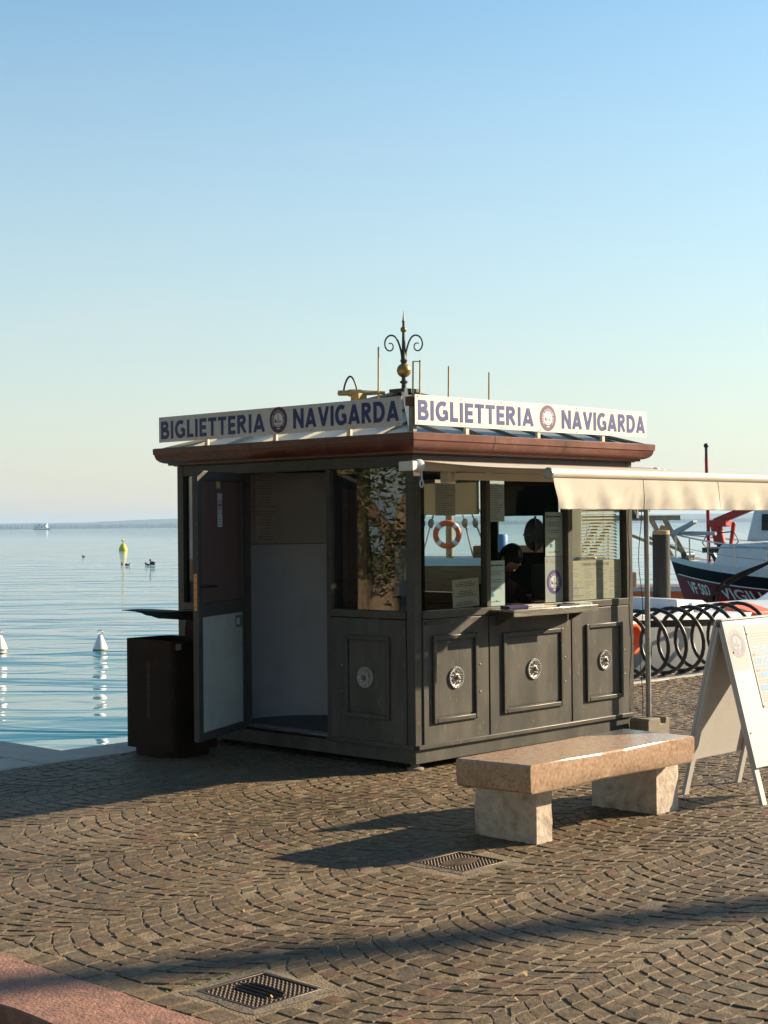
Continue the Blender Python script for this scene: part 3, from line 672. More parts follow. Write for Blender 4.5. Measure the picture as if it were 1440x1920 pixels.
# front side: three bays below, three panes above
for a0, a1, fr in ((.078,.776,(.165,.645,.312,.925)), (.790,1.757,(.928,1.645,.312,.905)), (1.771,2.522,(1.938,2.424,.310,.915))):
    lower_bay(FR, a0, a1, fr)
b = part('bottom_ledge', M['paint_trim'], bevel=.006); FR.box(b, .01, 2.56, .0015, .024, FL-.004, FL+.030); done(b)
b = part('window_rail', M['paint_trim']); FR.box(b, .077, SZ-.077, -.05, .014, 1.045, 1.098); done(b)
for a0, a1 in ((.772,.820), (1.742,1.802)): mullion(FR, a0, a1)
b = part('end_jamb', M['paint_trim']); FR.box(b, 2.512, 2.524, -.05, .006, 1.10, TOP-.031); done(b)
for a0, a1 in ((.077,.771), (.821,1.741), (1.803,2.511)): pane(FR, a0, a1, 1.099, TOP-.032, M['glass'])
rosette(FR, .41, .618, .0132); rosette(FR, 1.291, .616, .0132); rosette(FR, 2.185, .622, .0132)
b = part('name_plate', M['dark_steel'], bevel=.002); FR.box(b, .09, .35, .0105, .018, 1.005, 1.03); pl = done(b)
b = MB()
for k in range(9): FR.box(b, .105+k*.027, .105+k*.027+.019, .0182, .0195, 1.012, 1.023)
b.build('embossed_marks', M['paint_trim'], pl)
# counter ledge
b = part('counter_ledge', M['steel'], bevel=.004); b.box(.79, 1.80, -.235, -.015, 1.068, 1.082); lg = done(b)
b = MB(); b.box(.79, 1.80, -.2395, -.2355, 1.032, 1.082); b.build('ledge_lip', M['steel'], lg, bevel=.002)
for a in (.86, 1.72):
    b = MB(); b.prism([(a,-.016,1.066),(a,-.016,.96),(a,-.03,.96),(a,-.20,1.05),(a,-.20,1.066)], (.012,0,0)); b.build('bracket', M['paint_trim'], lg)
# speak-through disc in the middle pane
X, Y, N = FR.axes()
b = MB(); b.lathe([(.125,0),(.125,.005),(.1215,.005),(.1215,0)], 36, (1.36,.022,1.62), X, Y, N); ds = b.build('speaking_disc', M['dark_steel'], K, smooth=40)
b = MB(); b.lathe([(.117,.001),(.117,.005)], 36, (1.36,.02,1.62), X, Y, N); b.build('disc_glass', M['glass'], ds)
for t in (90, 270, 180):
    b = MB(); d_ = Vector(X)*math.cos(R(t))+Vector(Y)*math.sin(R(t)); c = Vector((1.36,.012,1.62)); b.bar(c+d_*.06, c+d_*.14, .014, .012, (0,1,0)); b.build('clamp', M['black'], ds)
# door side: window bay near the corner, doorway, bay behind the open door
lower_bay(DR, .078, .822, (.226,.672,.332,.920)); rosette(DR, .467, .622, .0132)
b = part('bottom_ledge', M['paint_trim'], bevel=.006); DR.box(b, .01, .868, .0015, .024, FL-.004, FL+.030); done(b)
b = part('window_rail', M['paint_trim']); DR.box(b, .077, .822, -.05, .014, 1.045, 1.098); done(b)
pane(DR, .078, .822, 1.099, TOP-.032, M['film_glass'])
for a0, a1 in ((.823,.868), (1.772,1.835)):
    b = part('door_jamb', M['paint_trim']); DR.box(b, a0, a1, -.06, .006, FL+.001, TOP-.031); done(b)
lower_bay(DR, 1.836, 2.522, None)
b = part('window_rail', M['paint_trim']); DR.box(b, 1.836, SZ-.077, -.05, .014, 1.045, 1.098); done(b)
pane(DR, 1.836, SZ-.077, 1.099, TOP-.032, M['film_glass'])
b = part('threshold', M['grey_metal']); DR.box(b, .87, 1.77, -.10, .012, FL+.0205, FL+.034); done(b)
# far sides
lower_bay(SD, .078, 2.522, None); b = part('window_rail', M['paint_trim']); SD.box(b, .077, SZ-.077, -.05, .014, 1.045, 1.098); done(b)
for a0, a1 in ((.63,.69), (1.50,1.56)): mullion(SD, a0, a1)
for a0, a1 in ((.077,.629), (.691,1.499), (1.561,2.522)): pane(SD, a0, a1, 1.099, TOP-.032, M['glass'])
b = part('back_wall', M['paint']); BK.box(b, .076, SZ-.076, -.05, -.002, FL+.021, TOP-.031); done(b)
b = part('wood_lining', M['wood_in'], bevel=.003)
for k in range(9): SD.box(b, .08, 2.5, -.075, -.056, FL+.03+k*.103, FL+.03+k*.103+.098)
done(b)
b = part('roller_blind', M['canvas'], bevel=0); SD.box(b, 1.57, 2.515, -.075, -.069, 1.79, TOP-.03); b.lathe([(.02,0),(.02,.945)], 10, SD.p(1.57,-.078,TOP-.05), (1,0,0), (0,0,1), (0,1,0)); done(b)
vb = empty('venetian_blind', (0,0,0), 0, parent=K)
for k in range(27):
    z = TOP-.06-k*.026; b = MB(); c = SD.p(.27, -.09, z); b.obox(c, (0,1,0), (.78,0,-.62), (.62,0,.78), .178, .0125, .0007)
    b.build('slat', M['blind'], vb)
b = MB(); 
for a in (.22,.39): b.tube([SD.p(a,-.09,TOP-.05), SD.p(a,-.09,TOP-.06-.026*26)], .0015, 5)
b.build('cord', M['rope'], vb)
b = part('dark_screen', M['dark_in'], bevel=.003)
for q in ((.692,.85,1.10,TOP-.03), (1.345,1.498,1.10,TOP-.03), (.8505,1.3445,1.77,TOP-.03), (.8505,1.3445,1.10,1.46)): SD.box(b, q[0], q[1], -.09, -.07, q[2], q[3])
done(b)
b = part('white_shade', M['blind'], bevel=0); SD.box(b, .452, .625, -.078, -.074, 1.42, TOP-.03); done(b)
# interior: curved white partition, desk
curve = [(.12,2.045),(.24,2.075),(.36,2.095),(.48,2.09),(.60,2.055),(.70,2.0),(.79,1.92),(.87,1.82),(.93,1.70),(.965,1.56),(.98,1.40),(.98,1.2)]
def curved_wall(name, m, z0, z1, off, th):
    n = len(curve); nr = []
    for i in range(n):
        a = Vector(curve[max(i-1,0)]); c = Vector(curve[min(i+1,n-1)]); d_ = (c-a).normalized(); nr.append(Vector((-d_.y, d_.x)))
    vsx = []
    for z in (z0, z1):
        vsx += [(p[0]+q.x*off, p[1]+q.y*off, z) for p, q in zip(curve, nr)]; vsx += [(p[0]+q.x*(off+th), p[1]+q.y*(off+th), z) for p, q in zip(curve, nr)]
    fsx = []
    for i in range(n-1):
        fsx += [(i, i+1, 2*n+i+1, 2*n+i), (n+i+1, n+i, 3*n+i, 3*n+i+1), (2*n+i, 2*n+i+1, 3*n+i+1, 3*n+i), (i+1, i, n+i, n+i+1)]
    fsx += [(0, 2*n, 3*n, n), (n-1, 2*n-1, 4*n-1, 3*n-1)]
    b = part(name, m, smooth=50, bevel=0); b.add(vsx, fsx); return done(b)
curved_wall('partition', M['white_panel'], FL+.022, TOP-.005, 0, .02)
curved_wall('upper_lining', mat('beige_lining', (.40,.385,.37), .6, var=.06), 1.565, TOP-.006, -.006, .005)
curved_wall('lining_edge', mat('yellowed_tape', (.24,.20,.11), .6, var=.06), 1.555, 1.564, -.007, .006)
b = part('desk', M['wood_in']); b.box(.95, 2.45, .08, .42, .98, 1.01); b.box(.97, 1.0, .10, .40, FL+.021, .979); b.box(2.40, 2.43, .10, .40, FL+.021, .979); done(b)
b = part('inner_wall_sun_block', M['dark_in']); b.box(1.02, 1.05, .86, 2.52, FL+.021, TOP-.001); b.box(.072, 1.019, .845, .865, FL+.021, TOP-.001); done(b)  # cross leg added to keep sun off the open door
b = part('curtain', M['wood_in'], smooth=60, bevel=0)
b.sheet(lambda s_, t: (.10+.25*s_, .80+.012*math.sin(s_*26), 1.05+.92*t), 26, 1, (0,1,0), .004); done(b)
# --- door leaf (open)
hx, hy = -.012, 1.785; dd = Vector((-.90,-.436)).normalized(); dn = Vector((.436,-.90)).normalized()
dw, dt = .86, .045
door = empty('door', (hx, hy, 0), math.atan2(dd.y, dd.x), parent=K)      # local x along the leaf, local y to the left of it
# visible (inner) face normal expressed in the leaf frame
ny = 1 if (dn.x*-dd.y+dn.y*dd.x) > 0 else -1
f1, f0 = ny*dt/2, -ny*dt/2
b = MB(); z0, z1 = FL+.01, TOP-.03
b.box(0, .06, f0, f1, z0, z1); b.box(dw-.075, dw, f0, f1, z0, z1)
for a, c in ((z0, z0+.06), (1.05, 1.15), (z1-.07, z1)): b.box(.0605, dw-.0755, f0, f1, a, c)
b.build('frame', M['paint_trim'], door, bevel=.004)
b = MB(); b.box(.061, dw-.076, f0*.5, f1*.55, 1.151, z1-.071); b.build('upper_panel', M['brown_panel'], door, bevel=.002)
b = MB(); b.box(.061, dw-.076, f0*.5, f1*.8, z0+.061, 1.049); b.build('lower_panel', M['grey_panel'], door, bevel=.002)
b = MB(); b.box(dw+.0005, dw+.004, -.013, .013, 1.10, 1.365); lp = b.build('lock_plate', M['lock'], door, bevel=.001)
b = MB(); 
for z in (1.125,1.18,1.25,1.30,1.345): b.lathe([(.005,0),(.004,.0015)], 8, (dw+.004,0,z), (0,1,0), (0,0,1), (1,0,0))
b.build('keyholes', M['black'], lp)
b = MB(); b.tube([(dw-.04, f1, 1.275), (dw-.04, f1+ny*.045, 1.275), (dw-.06, f1+ny*.055, 1.275), (dw-.20, f1+ny*.055, 1.27)], .011, 8); b.build('handle', M['black'], door, smooth=50)
for z in (.4,1.2,1.95):
    b = MB(); b.lathe([(.012,0),(.012,.09)], 8, (-.008, f1*.6, z)); b.build('hinge', M['dark_steel'], door, smooth=40)
def on_leaf(x, z, d=.0): return Vector((x, f1*.55+ny*(.001+d), z))
LX, LZ, LN = Vector((-1,0,0)), Vector((0,0,1)), Vector((0,ny,0))
b = MB(); o_ = on_leaf(.50, 1.70); rect(b, o_, LX, LZ, LN, 0, .085, 0, .25, .001)
b.mi = 1; disc(b, o_+LX*.043+LZ*.165, LX, LZ, LN, .036, .002, 20, .028); b.mi = 2; rect(b, o_, LX, LZ, LN, .022, .064, .158, .170, .0024)
b.mi = 1; rect(b, o_+LX*.043+LZ*.165, (LX+LZ).normalized(), (LZ-LX).normalized(), LN, -.03, .03, -.003, .003, .0028)
b.mi = 3; rect(b, o_, LX, LZ, LN, .004, .081, .004, .085, .0018)
b.mi = 4
for q in range(4): rect(b, o_, LX, LZ, LN, .014, .07-.01*(q % 2), .015+q*.018, .022+q*.018, .0022)
b.build('no_smoking_sticker', [M['paper'], M['ink_red'], M['ink'], M['paper_cool'], M['ink_grey']], door)
b = MB(); rect(b, on_leaf(.52,1.985), LX, LZ, LN, 0, .075, 0, .06, .001); b.build('yellow_sticker', mat('yellow_sticker', (.42,.36,.12), .6), door)
b = MB(); o_ = Vector((.20, f1*.8+ny*.001, .94)); rect(b, o_, LX, LZ, LN, 0, .13, 0, .09, .001); b.mi = 1; rect(b, o_, LX, LZ, LN, .02, .08, .02, .07, .0016); b.build('green_sticker', [mat('green_sticker', (.12,.22,.15), .6), M['paper_cool']], door)
# --- gutter, soffit, roof
prof = [(.000,2.197),(.050,2.198),(.052,2.214),(.072,2.216),(.098,2.226),(.118,2.246),(.127,2.270),(.128,2.283),(.136,2.285),(.138,2.330),(.130,2.336),(.120,2.330),(.115,2.300),(.000,2.300)]
def gut(side):
    def P(d, e, z):      # e: 0 start, 1 end, mitred
        a = -d if e == 0 else SZ+d
        return {'front': (a, -d, z), 'side': (SZ+d, a, z), 'back': (a, SZ+d, z), 'door': (-d, a, z)}[side]
    b = MB(); n = len(prof); b.add([P(d, 0, z) for d, z in prof]+[P(d, 1, z) for d, z in prof], [(i, i+1, n+i+1, n+i) for i in range(n-1)]+[tuple(range(n)), tuple(range(n, 2*n))])
    g = b.build('gutter', M['gutter'], K, smooth=28)
    for a in (.72, 1.55):
        if side in ('front', 'door'):
            b = MB()
            for i in range(4, 10):
                (d0, z0_), (d1, z1_) = prof[i], prof[i+1]; F_ = FR if side == 'front' else DR
                b.add([F_.p(a, d0+.0015, z0_), F_.p(a+.006, d0+.0015, z0_), F_.p(a+.006, d1+.0015, z1_), F_.p(a, d1+.0015, z1_)], [(0,1,2,3)])
            b.build('joint', M['dark_steel'], g)
    return g
for sd in ('front','side','back','door'): gut(sd)
for bx in ((-.02,SZ+.02,-.02,.01), (-.02,SZ+.02,SZ-.01,SZ+.02), (-.02,.01,.0105,SZ-.0105), (SZ-.01,SZ+.02,.0105,SZ-.0105)):
    b = part('fascia', M['paint_trim'], bevel=.002); b.box(*bx, TOP+.051, 2.1965); done(b)
ap = Vector((SZ/2, SZ/2, 2.775)); e0, ez = -.112, 2.305
cn = [Vector((e0,e0,ez)), Vector((SZ-e0,e0,ez)), Vector((SZ-e0,SZ-e0,ez)), Vector((e0,SZ-e0,ez))]
b = part('roof', M['roof'], bevel=0); b.add(cn+[ap], [(0,1,4),(1,2,4),(2,3,4),(3,0,4),(3,2,1,0)]); roof = done(b)
for i in range(4):
    p, q = cn[i], cn[(i+1) % 4]; nrm = (q-p).cross(ap-p).normalized()
    b = MB(); b.bar(p+Vector((0,0,.012)), ap+Vector((0,0,.012)), .05, .022); b.build('hip_cap', M['roof'], roof)
    for k in range(1, 7):
        t = k/7; a = p.lerp(q, t); m_ = (p+q)/2; s_ = 1-abs(2*t-1); top = a+(ap-m_)*s_*.97
        b = MB(); b.bar(a+nrm*.010, top+nrm*.010, .016, .022, nrm); b.build('seam', M['roof'], roof)
# --- signs on short posts
def sign(fc, plane_d, a0, a1, z0, z1, words, em, emat, posts):
    X, Y, N = (Vector(q) for q in fc.axes())
    b = MB(); fc.box(b, a0, a1, plane_d-.006, plane_d, z0, z1); sb = b.build('sign_board', M['board'], K, bevel=.0015)
    for txt, s0, s1, y0, y1 in words:
        t = MB(); put_bold(t, txt, fc.p(s0, plane_d, y0), X, Y, N, abs(s1-s0), y1-y0)
        t.build('lettering', M['navy'], sb)
    t = MB(); emblem(t, fc.p(em[0], plane_d, em[1]), X, Y, N, em[2], 0, 1, .0015); t.build('emblem', [emat, M['white']], sb)
    for a in posts:
        b = MB(); fc.box(b, a-.018, a+.018, plane_d-.03, plane_d-.007, 2.31, z1-.04); b.build('sign_post', M['cream_metal'], sb, bevel=.002)
    lo, hi = min(a0, a1), max(a0, a1)
    for k in range(7):
        for z in (z0+.014, z1-.014):
            a = lo+.03+(hi-lo-.06)*k/6; b = MB(); b.lathe([(.0055,0),(.0045,.002),(.002,.003)], 8, fc.p(a, plane_d, z), X, Y, N); b.build('screw', M['ink_grey'], sb)
sign(FR, .10, -.082, 2.668, 2.388, 2.596, [('BIGLIETTERIA', -.052, 1.215, 2.422, 2.560), ('NAVIGARDA', 1.553, 2.647, 2.422, 2.564)], (1.383,2.494,.097), M['plum'], (.472,1.284,2.094))
sign(DR, .10, 2.702, .007, 2.384, 2.588, [('BIGLIETTERIA', 2.675, 1.417, 2.410, 2.552), ('NAVIGARDA', 1.105, .033, 2.418, 2.564)], (1.268,2.492,.097), M['plum'], (2.119,1.323,.537))
b = part('corner_box', M['gutter'], bevel=.004); b.box(-.085, -.01, -.085, -.01, 2.52, 2.585); done(b)
b = part('corner_strut', M['roof'], bevel=.003); b.box(-.07, -.03, -.07, -.03, 2.31, 2.519); done(b)
# --- finial
b = part('finial', M['iron'], smooth=45, bevel=0)
b.box(ap.x-.085, ap.x+.085, ap.y-.085, ap.y+.085, 2.765, 2.80)
b.lathe([(.022,2.80),(.020,2.845),(.034,2.852),(.034,2.864),(.020,2.872),(.018,2.90)], 14, (ap.x,ap.y,0))
b.lathe([(.018,3.00),(.026,3.02),(.030,3.035),(.018,3.05),(.016,3.12),(.012,3.26)], 14, (ap.x,ap.y,0))
b.lathe([(.011,3.26),(.010,3.34),(.013,3.35),(.008,3.36),(.001,3.435)], 10, (ap.x,ap.y,0)); fin = done(b)
b = MB(); b.sphere((ap.x,ap.y,2.952), .058, 24, 14); b.build('ball', M['brass'], fin, smooth=60)
b = MB(); b.tube([(ap.x+.0585*math.cos(t), ap.y+.0585*math.sin(t), 2.952) for t in [2*math.pi*k/24 for k in range(24)]], .0025, 5, True); b.build('ball_seam', M['brass'], fin, smooth=60)
b = MB(); b.sphere((ap.x,ap.y,3.283), .026, 16, 10); b.build('ball', M['brass'], fin, smooth=60)
for k in range(4):
    t = R(44+90*k); dx = Vector((math.cos(t), math.sin(t), 0)); pts = []
    # rising stem, arch over, spiral inwards
    for i in range(8): f = i/7; pts.append((.014+.030*f**2, 3.03+.155*f))
    cx, cz, r0 = .105, 3.175, .062
    for i in range(1, 30):
        f = i/29; a = math.pi*(.98-2.6*f); rr = r0*(1-.70*f); pts.append((cx+rr*math.cos(a)*.95+.01*f, cz+rr*math.sin(a)*1.25-.030*f))
    b = MB(); b.tube([ap*1+dx*p+Vector((0,0,z-ap.z)) for p, z in pts], [.0085-.004*i/len(pts) for i in range(len(pts))], 6); b.build('scroll', M['iron'], fin, smooth=60)
# --- golden rods standing on the roof
def roof_z(x, y): 
    d = min(x-e0, y-e0, SZ-e0-x, SZ-e0-y); return ez+(ap.z-ez)*d/(SZ/2-e0)
for (x, y, h) in ((1.0,1.301,3.12), (1.30,1.205,3.02), (1.35,1.175,3.03), (1.60,1.09,2.99), (1.93,.94,2.95)):
    b = part('roof_rod', M['gold_paint'], smooth=60, bevel=0); b.tube([(x,y,roof_z(x,y)-.01), (x+.004,y-.004,h)], .007, 7); done(b)
b = part('rod_crosspiece', M['gold_paint'], bevel=0); b.bar((1.302,1.202,3.018), (1.352,1.172,3.018), .008); done(b)
# --- awning
aw = empty('awning', (0,0,0), 0, parent=K)
A0, A1, RV, RZ = -.05, 2.76, -.115, 2.105
b = MB(); b.lathe([(.035,0),(.035,A1-A0)], 20, (A0,RV,RZ), (0,1,0), (0,0,1), (1,0,0)); b.build('roller', M['canvas'], aw, smooth=50)
for a, s_ in ((A0,-1), (A1,1)):
    b = MB(); b.lathe([(.046,0),(.046,.03),(.036,.045),(.022,.07),(.02,.10)], 16, (a,RV,RZ), (0,1,0), (0,0,1), (s_,0,0)); b.box(a+s_*.07, a+s_*.115, RV-.035, -.02, RZ-.035, RZ+.03); b.build('end_bracket', M['white_metal'], aw, smooth=40, bevel=.004)
b = MB(); b.box(A0-.02, A1+.03, -.06, -.024, 2.138, 2.148); b.build('mounting_rail', M['gutter'], aw)
FV, FZ = -1.215, 2.022
def fab(s_, t): 
    a = A0+.02+(A1-A0-.04)*s_; sag = -.012*math.sin(math.pi*t)*(1+.3*math.sin(s_*9)); return (a, RV-.01+(FV-RV+.01)*t, RZ+.034+(FZ+.030-RZ-.034)*t+sag)
b = MB(); b.sheet(fab, 40, 10, (0,0,-1), .0025); b.build('canopy', M['canvas'], aw, smooth=60)
b = MB(); b.lathe([(.034,0),(.034,A1-A0-.03)], 20, (A0+.015,FV,FZ), (0,1,0), (0,0,1), (1,0,0)); b.build('front_bar', M['cream_metal'], aw, smooth=50)
for a, s_ in ((A0+.015,-1), (A1-.015,1)):
    b = MB(); b.lathe([(.038,0),(.038,.012),(.020,.016)], 20, (a,FV,FZ), (0,1,0), (0,0,1), (s_,0,0)); b.build('bar_end_cap', M['grey_metal'], aw, smooth=40)
def val(s_, t):
    a = A0+.03+(A1-A0-.06)*s_; wv = (.010*math.sin(s_*31+.6)+.007*math.sin(s_*67)+.008*math.sin(s_*13))*t**1.3+.02*t*math.exp(-s_*25)
    wv += (.016*noise.noise((s_*16, t*1.2+s_*5, 3.1))+.008*noise.noise((s_*48+t*4, t*2.5, 7.7)))*t
    return (a+.010*t*math.exp(-s_*22)+.012*math.sin(math.pi*t)*-math.exp(-s_*60), FV-.024-.02*math.sin(t*math.pi*.5)-wv, FZ-.030-.200*t-.008*s_*t)
b = MB(); b.sheet(val, 150, 14, (0,1,0), .002); vl = b.build('valance', M['canvas'], aw, smooth=70)
for s_ in (.36,.70):
    b = MB(); b.tube([Vector(val(s_, t/10))+Vector((0,-.0012,0)) for t in range(11)], .0012, 4); b.build('seam', M['rope'], vl)
b = MB(); b.tube([Vector(val(i/80, .985))+Vector((0,-.0012,0)) for i in range(81)], .0015, 4); b.build('hem', M['rope'], vl)
def arm(a, s_):
    sh = Vector((a, RV+.005, RZ-.065)); el = Vector((a+s_*.98, -.60, RZ-.085)); wr = Vector((a+s_*.30, FV+.03, FZ-.02))
    b = MB(); b.bar(sh, el, .032, .052); ar = b.build('arm', M['cream_metal'], aw, bevel=.006)
    b = MB(); b.bar(el+Vector((0,0,.002)), wr, .030, .046); b.build('forearm', M['cream_metal'], ar, bevel=.006)
    b = MB(); b.lathe([(.032,-.038),(.032,.038)], 14, el); b.build('elbow', M['grey_metal'], ar, smooth=40)
    b = MB(); b.box(a-.045, a+.045, -.10, -.02, RZ-.11, RZ-.03); b.build('shoulder', M['cream_metal'], ar, bevel=.008)
arm(.30, 1); arm(2.44, -1)
b = MB(); rr = .016; b.tube([(A0-.02,RV-.03,RZ-.045), (A0-.02,RV-.03,RZ-.10)], .006, 8); b.tube([(A0-.02+rr*math.cos(t), RV-.03, RZ-.122+1.6*rr*math.sin(t)) for t in [2*math.pi*k/16 for k in range(16)]], .0055, 6, True); b.build('crank_eye', M['white_metal'], aw, smooth=60)
b = part('curtain_rod', M['gutter'], bevel=0, smooth=50); b.tube([(.0,-.045,2.128), (2.83,-.045,2.128)], .006, 6); done(b)
b = part('cable', M['black'], smooth=60, bevel=0); b.tube([(2.64,-.03,2.12-.02*i+.0) if i < 1 else (2.645+.012*math.sin(i*.7), -.045+.01*math.cos(i*.9), 2.12-2.05*i/20) for i in range(21)], .0035, 5); done(b)

# ================================================================== NOTICES ON THE GLASS (each a sheet of its own)
def notice(name, label, a0, a1, z0, z1, paper, style, d=-.046, tilt=0.0, group='notices behind the ticket windows'):
    X, Y, N = Vector((1,0,0)), Vector((0,0,1)), Vector((0,-1,0)); w, h = a1-a0, z1-z0
    r = empty(name, W(a0, -d, z0), KA, label, 'notice', group); o = Vector((0,0,0))
    if tilt: r.rotation_euler = (0, tilt, KA)
    b = MB(); b.box(0, w, 0, .0016, 0, h); b.build('sheet', paper, r)
    b = MB(); rr = random.Random(label)
    style(b, o, X, Y, N, w, h, rr)
    b.build('print', [M['ink_grey'], M['ink'], M['ink_blue'], M['ink_red'], M['purple'], M['white']], r)
    return r
def lines(b, o, X, Y, N, w, y0, y1, n, rr, mi=0, ctr=True, th=.45, wmin=.45):
    b.mi = mi; st = (y1-y0)/n
    for i in range(n):
        f = rr.uniform(wmin, .86); x0 = (w-f*w)/2 if ctr else .08*w
        # broken into word-like dashes
        x = x0
        while x < x0+f*w:
            l = rr.uniform(.05,.16)*w; l = min(l, x0+f*w-x); rect(b, o, X, Y, N, x, x+l, y0+i*st, y0+i*st+st*th, .0006); x += l+.018*w
    b.mi = 0
def st_text(b, o, X, Y, N, w, h, rr):
    lines(b, o, X, Y, N, w, .06*h, .22*h, 3, rr, 1); lines(b, o, X, Y, N, w, .38*h, .60*h, 4, rr, 1); lines(b, o, X, Y, N, w, .74*h, .92*h, 3, rr, 1)
def st_list(b, o, X, Y, N, w, h, rr): lines(b, o, X, Y, N, w, .05*h, .94*h, 16, rr, 0, False, .4)
def st_form(b, o, X, Y, N, w, h, rr):
    b.mi = 1; disc(b, o+X*.09*w+Y*.90*h, X, Y, N, .035*w+.004, .0006, 14, .02*w); lines(b, o, X, Y, N, w, .88*h, .92*h, 1, rr, 1, True, .8, .8)
    lines(b, o, X, Y, N, w, .68*h, .80*h, 3, rr, 0); lines(b, o, X, Y, N, w, .52*h, .62*h, 2, rr, 0); lines(b, o, X, Y, N, w, .36*h, .43*h, 2, rr, 0)
    b.mi = 2; rect(b, o, X, Y, N, .25*w, .40*w, .20*h, .28*h, .0006); rect(b, o, X, Y, N, .50*w, .60*w, .08*h, .12*h, .0006); lines(b, o, X, Y, N, w, .08*h, .11*h, 1, rr, 0, True, .8); b.mi = 0
def st_badge(b, o, X, Y, N, w, h, rr):
    emblem(b, o+X*.5*w+Y*.44*h, X, Y, N, .42*w, 4, 5, .0006); lines(b, o+X*.22*w, X, Y, N, .74*w, .86*h, .95*h, 3, rr, 0, False, .35)
    b.mi = 3; rect(b, o, X, Y, N, .05*w, .15*w, .885*h, .90*h, .0006); rect(b, o, X, Y, N, .09*w, .12*w, .86*h, .95*h, .0006); b.mi = 0
def st_tariff(b, o, X, Y, N, w, h, rr):
    b.mi = 1; put_text(b, 'TARIFFE VIAGGIATORI', o+X*.24*w+Y*.86*h, X, Y, N, .52*w, .075*h, .004, .0006); disc(b, o+X*.05*w+Y*.87*h, X, Y, N, .028*w, .0006, 16, .018*w)
    b.mi = 0
    for c in range(4):
        for i in range(17):
            if rr.random() < .85: rect(b, o, X, Y, N, w*(.06+c*.235), w*(.06+c*.235)+w*rr.uniform(.08,.2), h*(.05+i*.045), h*(.05+i*.045)+h*.018, .0006)
    b.mi = 2; rect(b, o, X, Y, N, .05*w, .28*w, .30*h, .315*h, .0006); rect(b, o, X, Y, N, .05*w, .28*w, .10*h, .115*h, .0006); b.mi = 0
notice('paper_notice', 'square aged notice of dark lines low in the left ticket window', .455, .744, 1.104, 1.305, M['paper_aged'], st_text, tilt=R(-2))
notice('paper_notice', 'narrow translucent notice hung high in the left ticket window', .277, .491, 1.765, 2.02, M['paper_aged'], st_list)
notice('paper_notice', 'tall list sheet at the top left of the middle ticket window', .826, 1.039, 1.72, 2.03, M['paper_cool'], st_list)
notice('paper_notice', 'bluish form notice low at the left of the middle ticket window', .826, 1.035, 1.101, 1.433, M['paper_cool'], st_form)
notice('paper_notice', 'bluish form notice above the purple badge sheet in the middle window', 1.524, 1.738, 1.452, 1.79, M['paper_cool'], st_form)
notice('paper_notice', 'white sheet with a large purple round badge in the middle window', 1.518, 1.738, 1.101, 1.449, M['paper'], st_badge)
notice('tariff_sheet', 'wide passenger fares sheet filling the foot of the right ticket window', 1.815, 2.505, 1.102, 1.41, M['paper_aged'], st_tariff)
# four sheets on the partition inside the doorway
M['dim_paper'] = mat('dim_paper', (.52,.45,.42), .7, var=.05)
def wall_sheet(label, x, y, rz, z0, w, h):
    r = empty('paper_notice', W(x, y, z0), KA+rz, label, 'notice', 'notices on the partition in the doorway')
    b = MB(); b.box(0, w, -.0016, 0, 0, h); b.build('sheet', M['dim_paper'], r)
    b = MB(); lines(b, Vector((0,-.0016,0)), Vector((1,0,0)), Vector((0,0,1)), Vector((0,-1,0)), w, .06*h, .94*h, 11, random.Random(label), 0, True); b.build('print', [M['ink_grey']], r)
for lab, x, y, rz, z0 in (('upper left of the four sheets on the doorway partition', .155, 2.034, R(11), 1.87), ('upper right of the four sheets on the doorway partition', .375, 2.078, R(-6), 1.87),
                          ('lower left of the four sheets on the doorway partition', .155, 2.034, R(11), 1.575), ('lower right of the four sheets on the doorway partition', .375, 2.078, R(-6), 1.575)):
    wall_sheet(lab, x, y, rz, z0, .20, .28)
# paper hanging inside the corner window
r = empty('hanging_card', W(.10, .17, 1.20), KA, 'pale card hanging in the corner window beside the doorway', 'card')
b = MB(); b.box(0, .002, 0, .11, 0, .36); b.build('sheet', M['paper_cool'], r); b = MB(); b.tube([(.001,.0,.36),(.001,.055,.46),(.001,.11,.36)], .0012, 4); b.build('string', M['black'], r)
# things on the counter ledge
def leaflet(label, u, v, rz, mats, w=.10, l=.21, n=4):
    r = empty('leaflet_stack', W(u, v, 1.0825), KA+rz, label, 'leaflets'); rr = random.Random(label)
    for i in range(n):
        b = MB(); b.box(-w/2+rr.uniform(-.006,.006), w/2+rr.uniform(-.006,.006), -l/2, l/2, i*.006+.0002, i*.006+.0058); b.build('leaflet', mats[i % len(mats)], r)
leaflet('purple leaflet stack at the left end of the counter ledge', .96, -.12, R(80), [M['plum'], M['navy']]); leaflet('white leaflet stack beside the purple leaflets on the ledge', 1.12, -.13, R(95), [M['paper']])
leaflet('brown flat leaflets in the middle of the counter ledge', 1.34, -.12, R(88), [M['paper_aged']], .08, .2, 2)
leaflet('white papers at the right end of the counter ledge', 1.70, -.12, R(85), [M['paper'], M['paper_cool']], .12, .2, 3)
r = empty('pen_tray', W(1.52, -.13, 1.0825), KA+R(-3), 'flat black tray on the counter ledge below the badge', 'tray')
b = MB(); b.box(-.11, .11, -.06, .06, 0.0003, .004); b.build('base', M['black'], r)
for q in ((-.11,.11,-.06,-.056), (-.11,.11,.056,.06), (-.11,-.106,-.0555,.0555), (.106,.11,-.0555,.0555)):
    b = MB(); b.box(*q, .0042, .014); b.build('rim', M['black'], r)

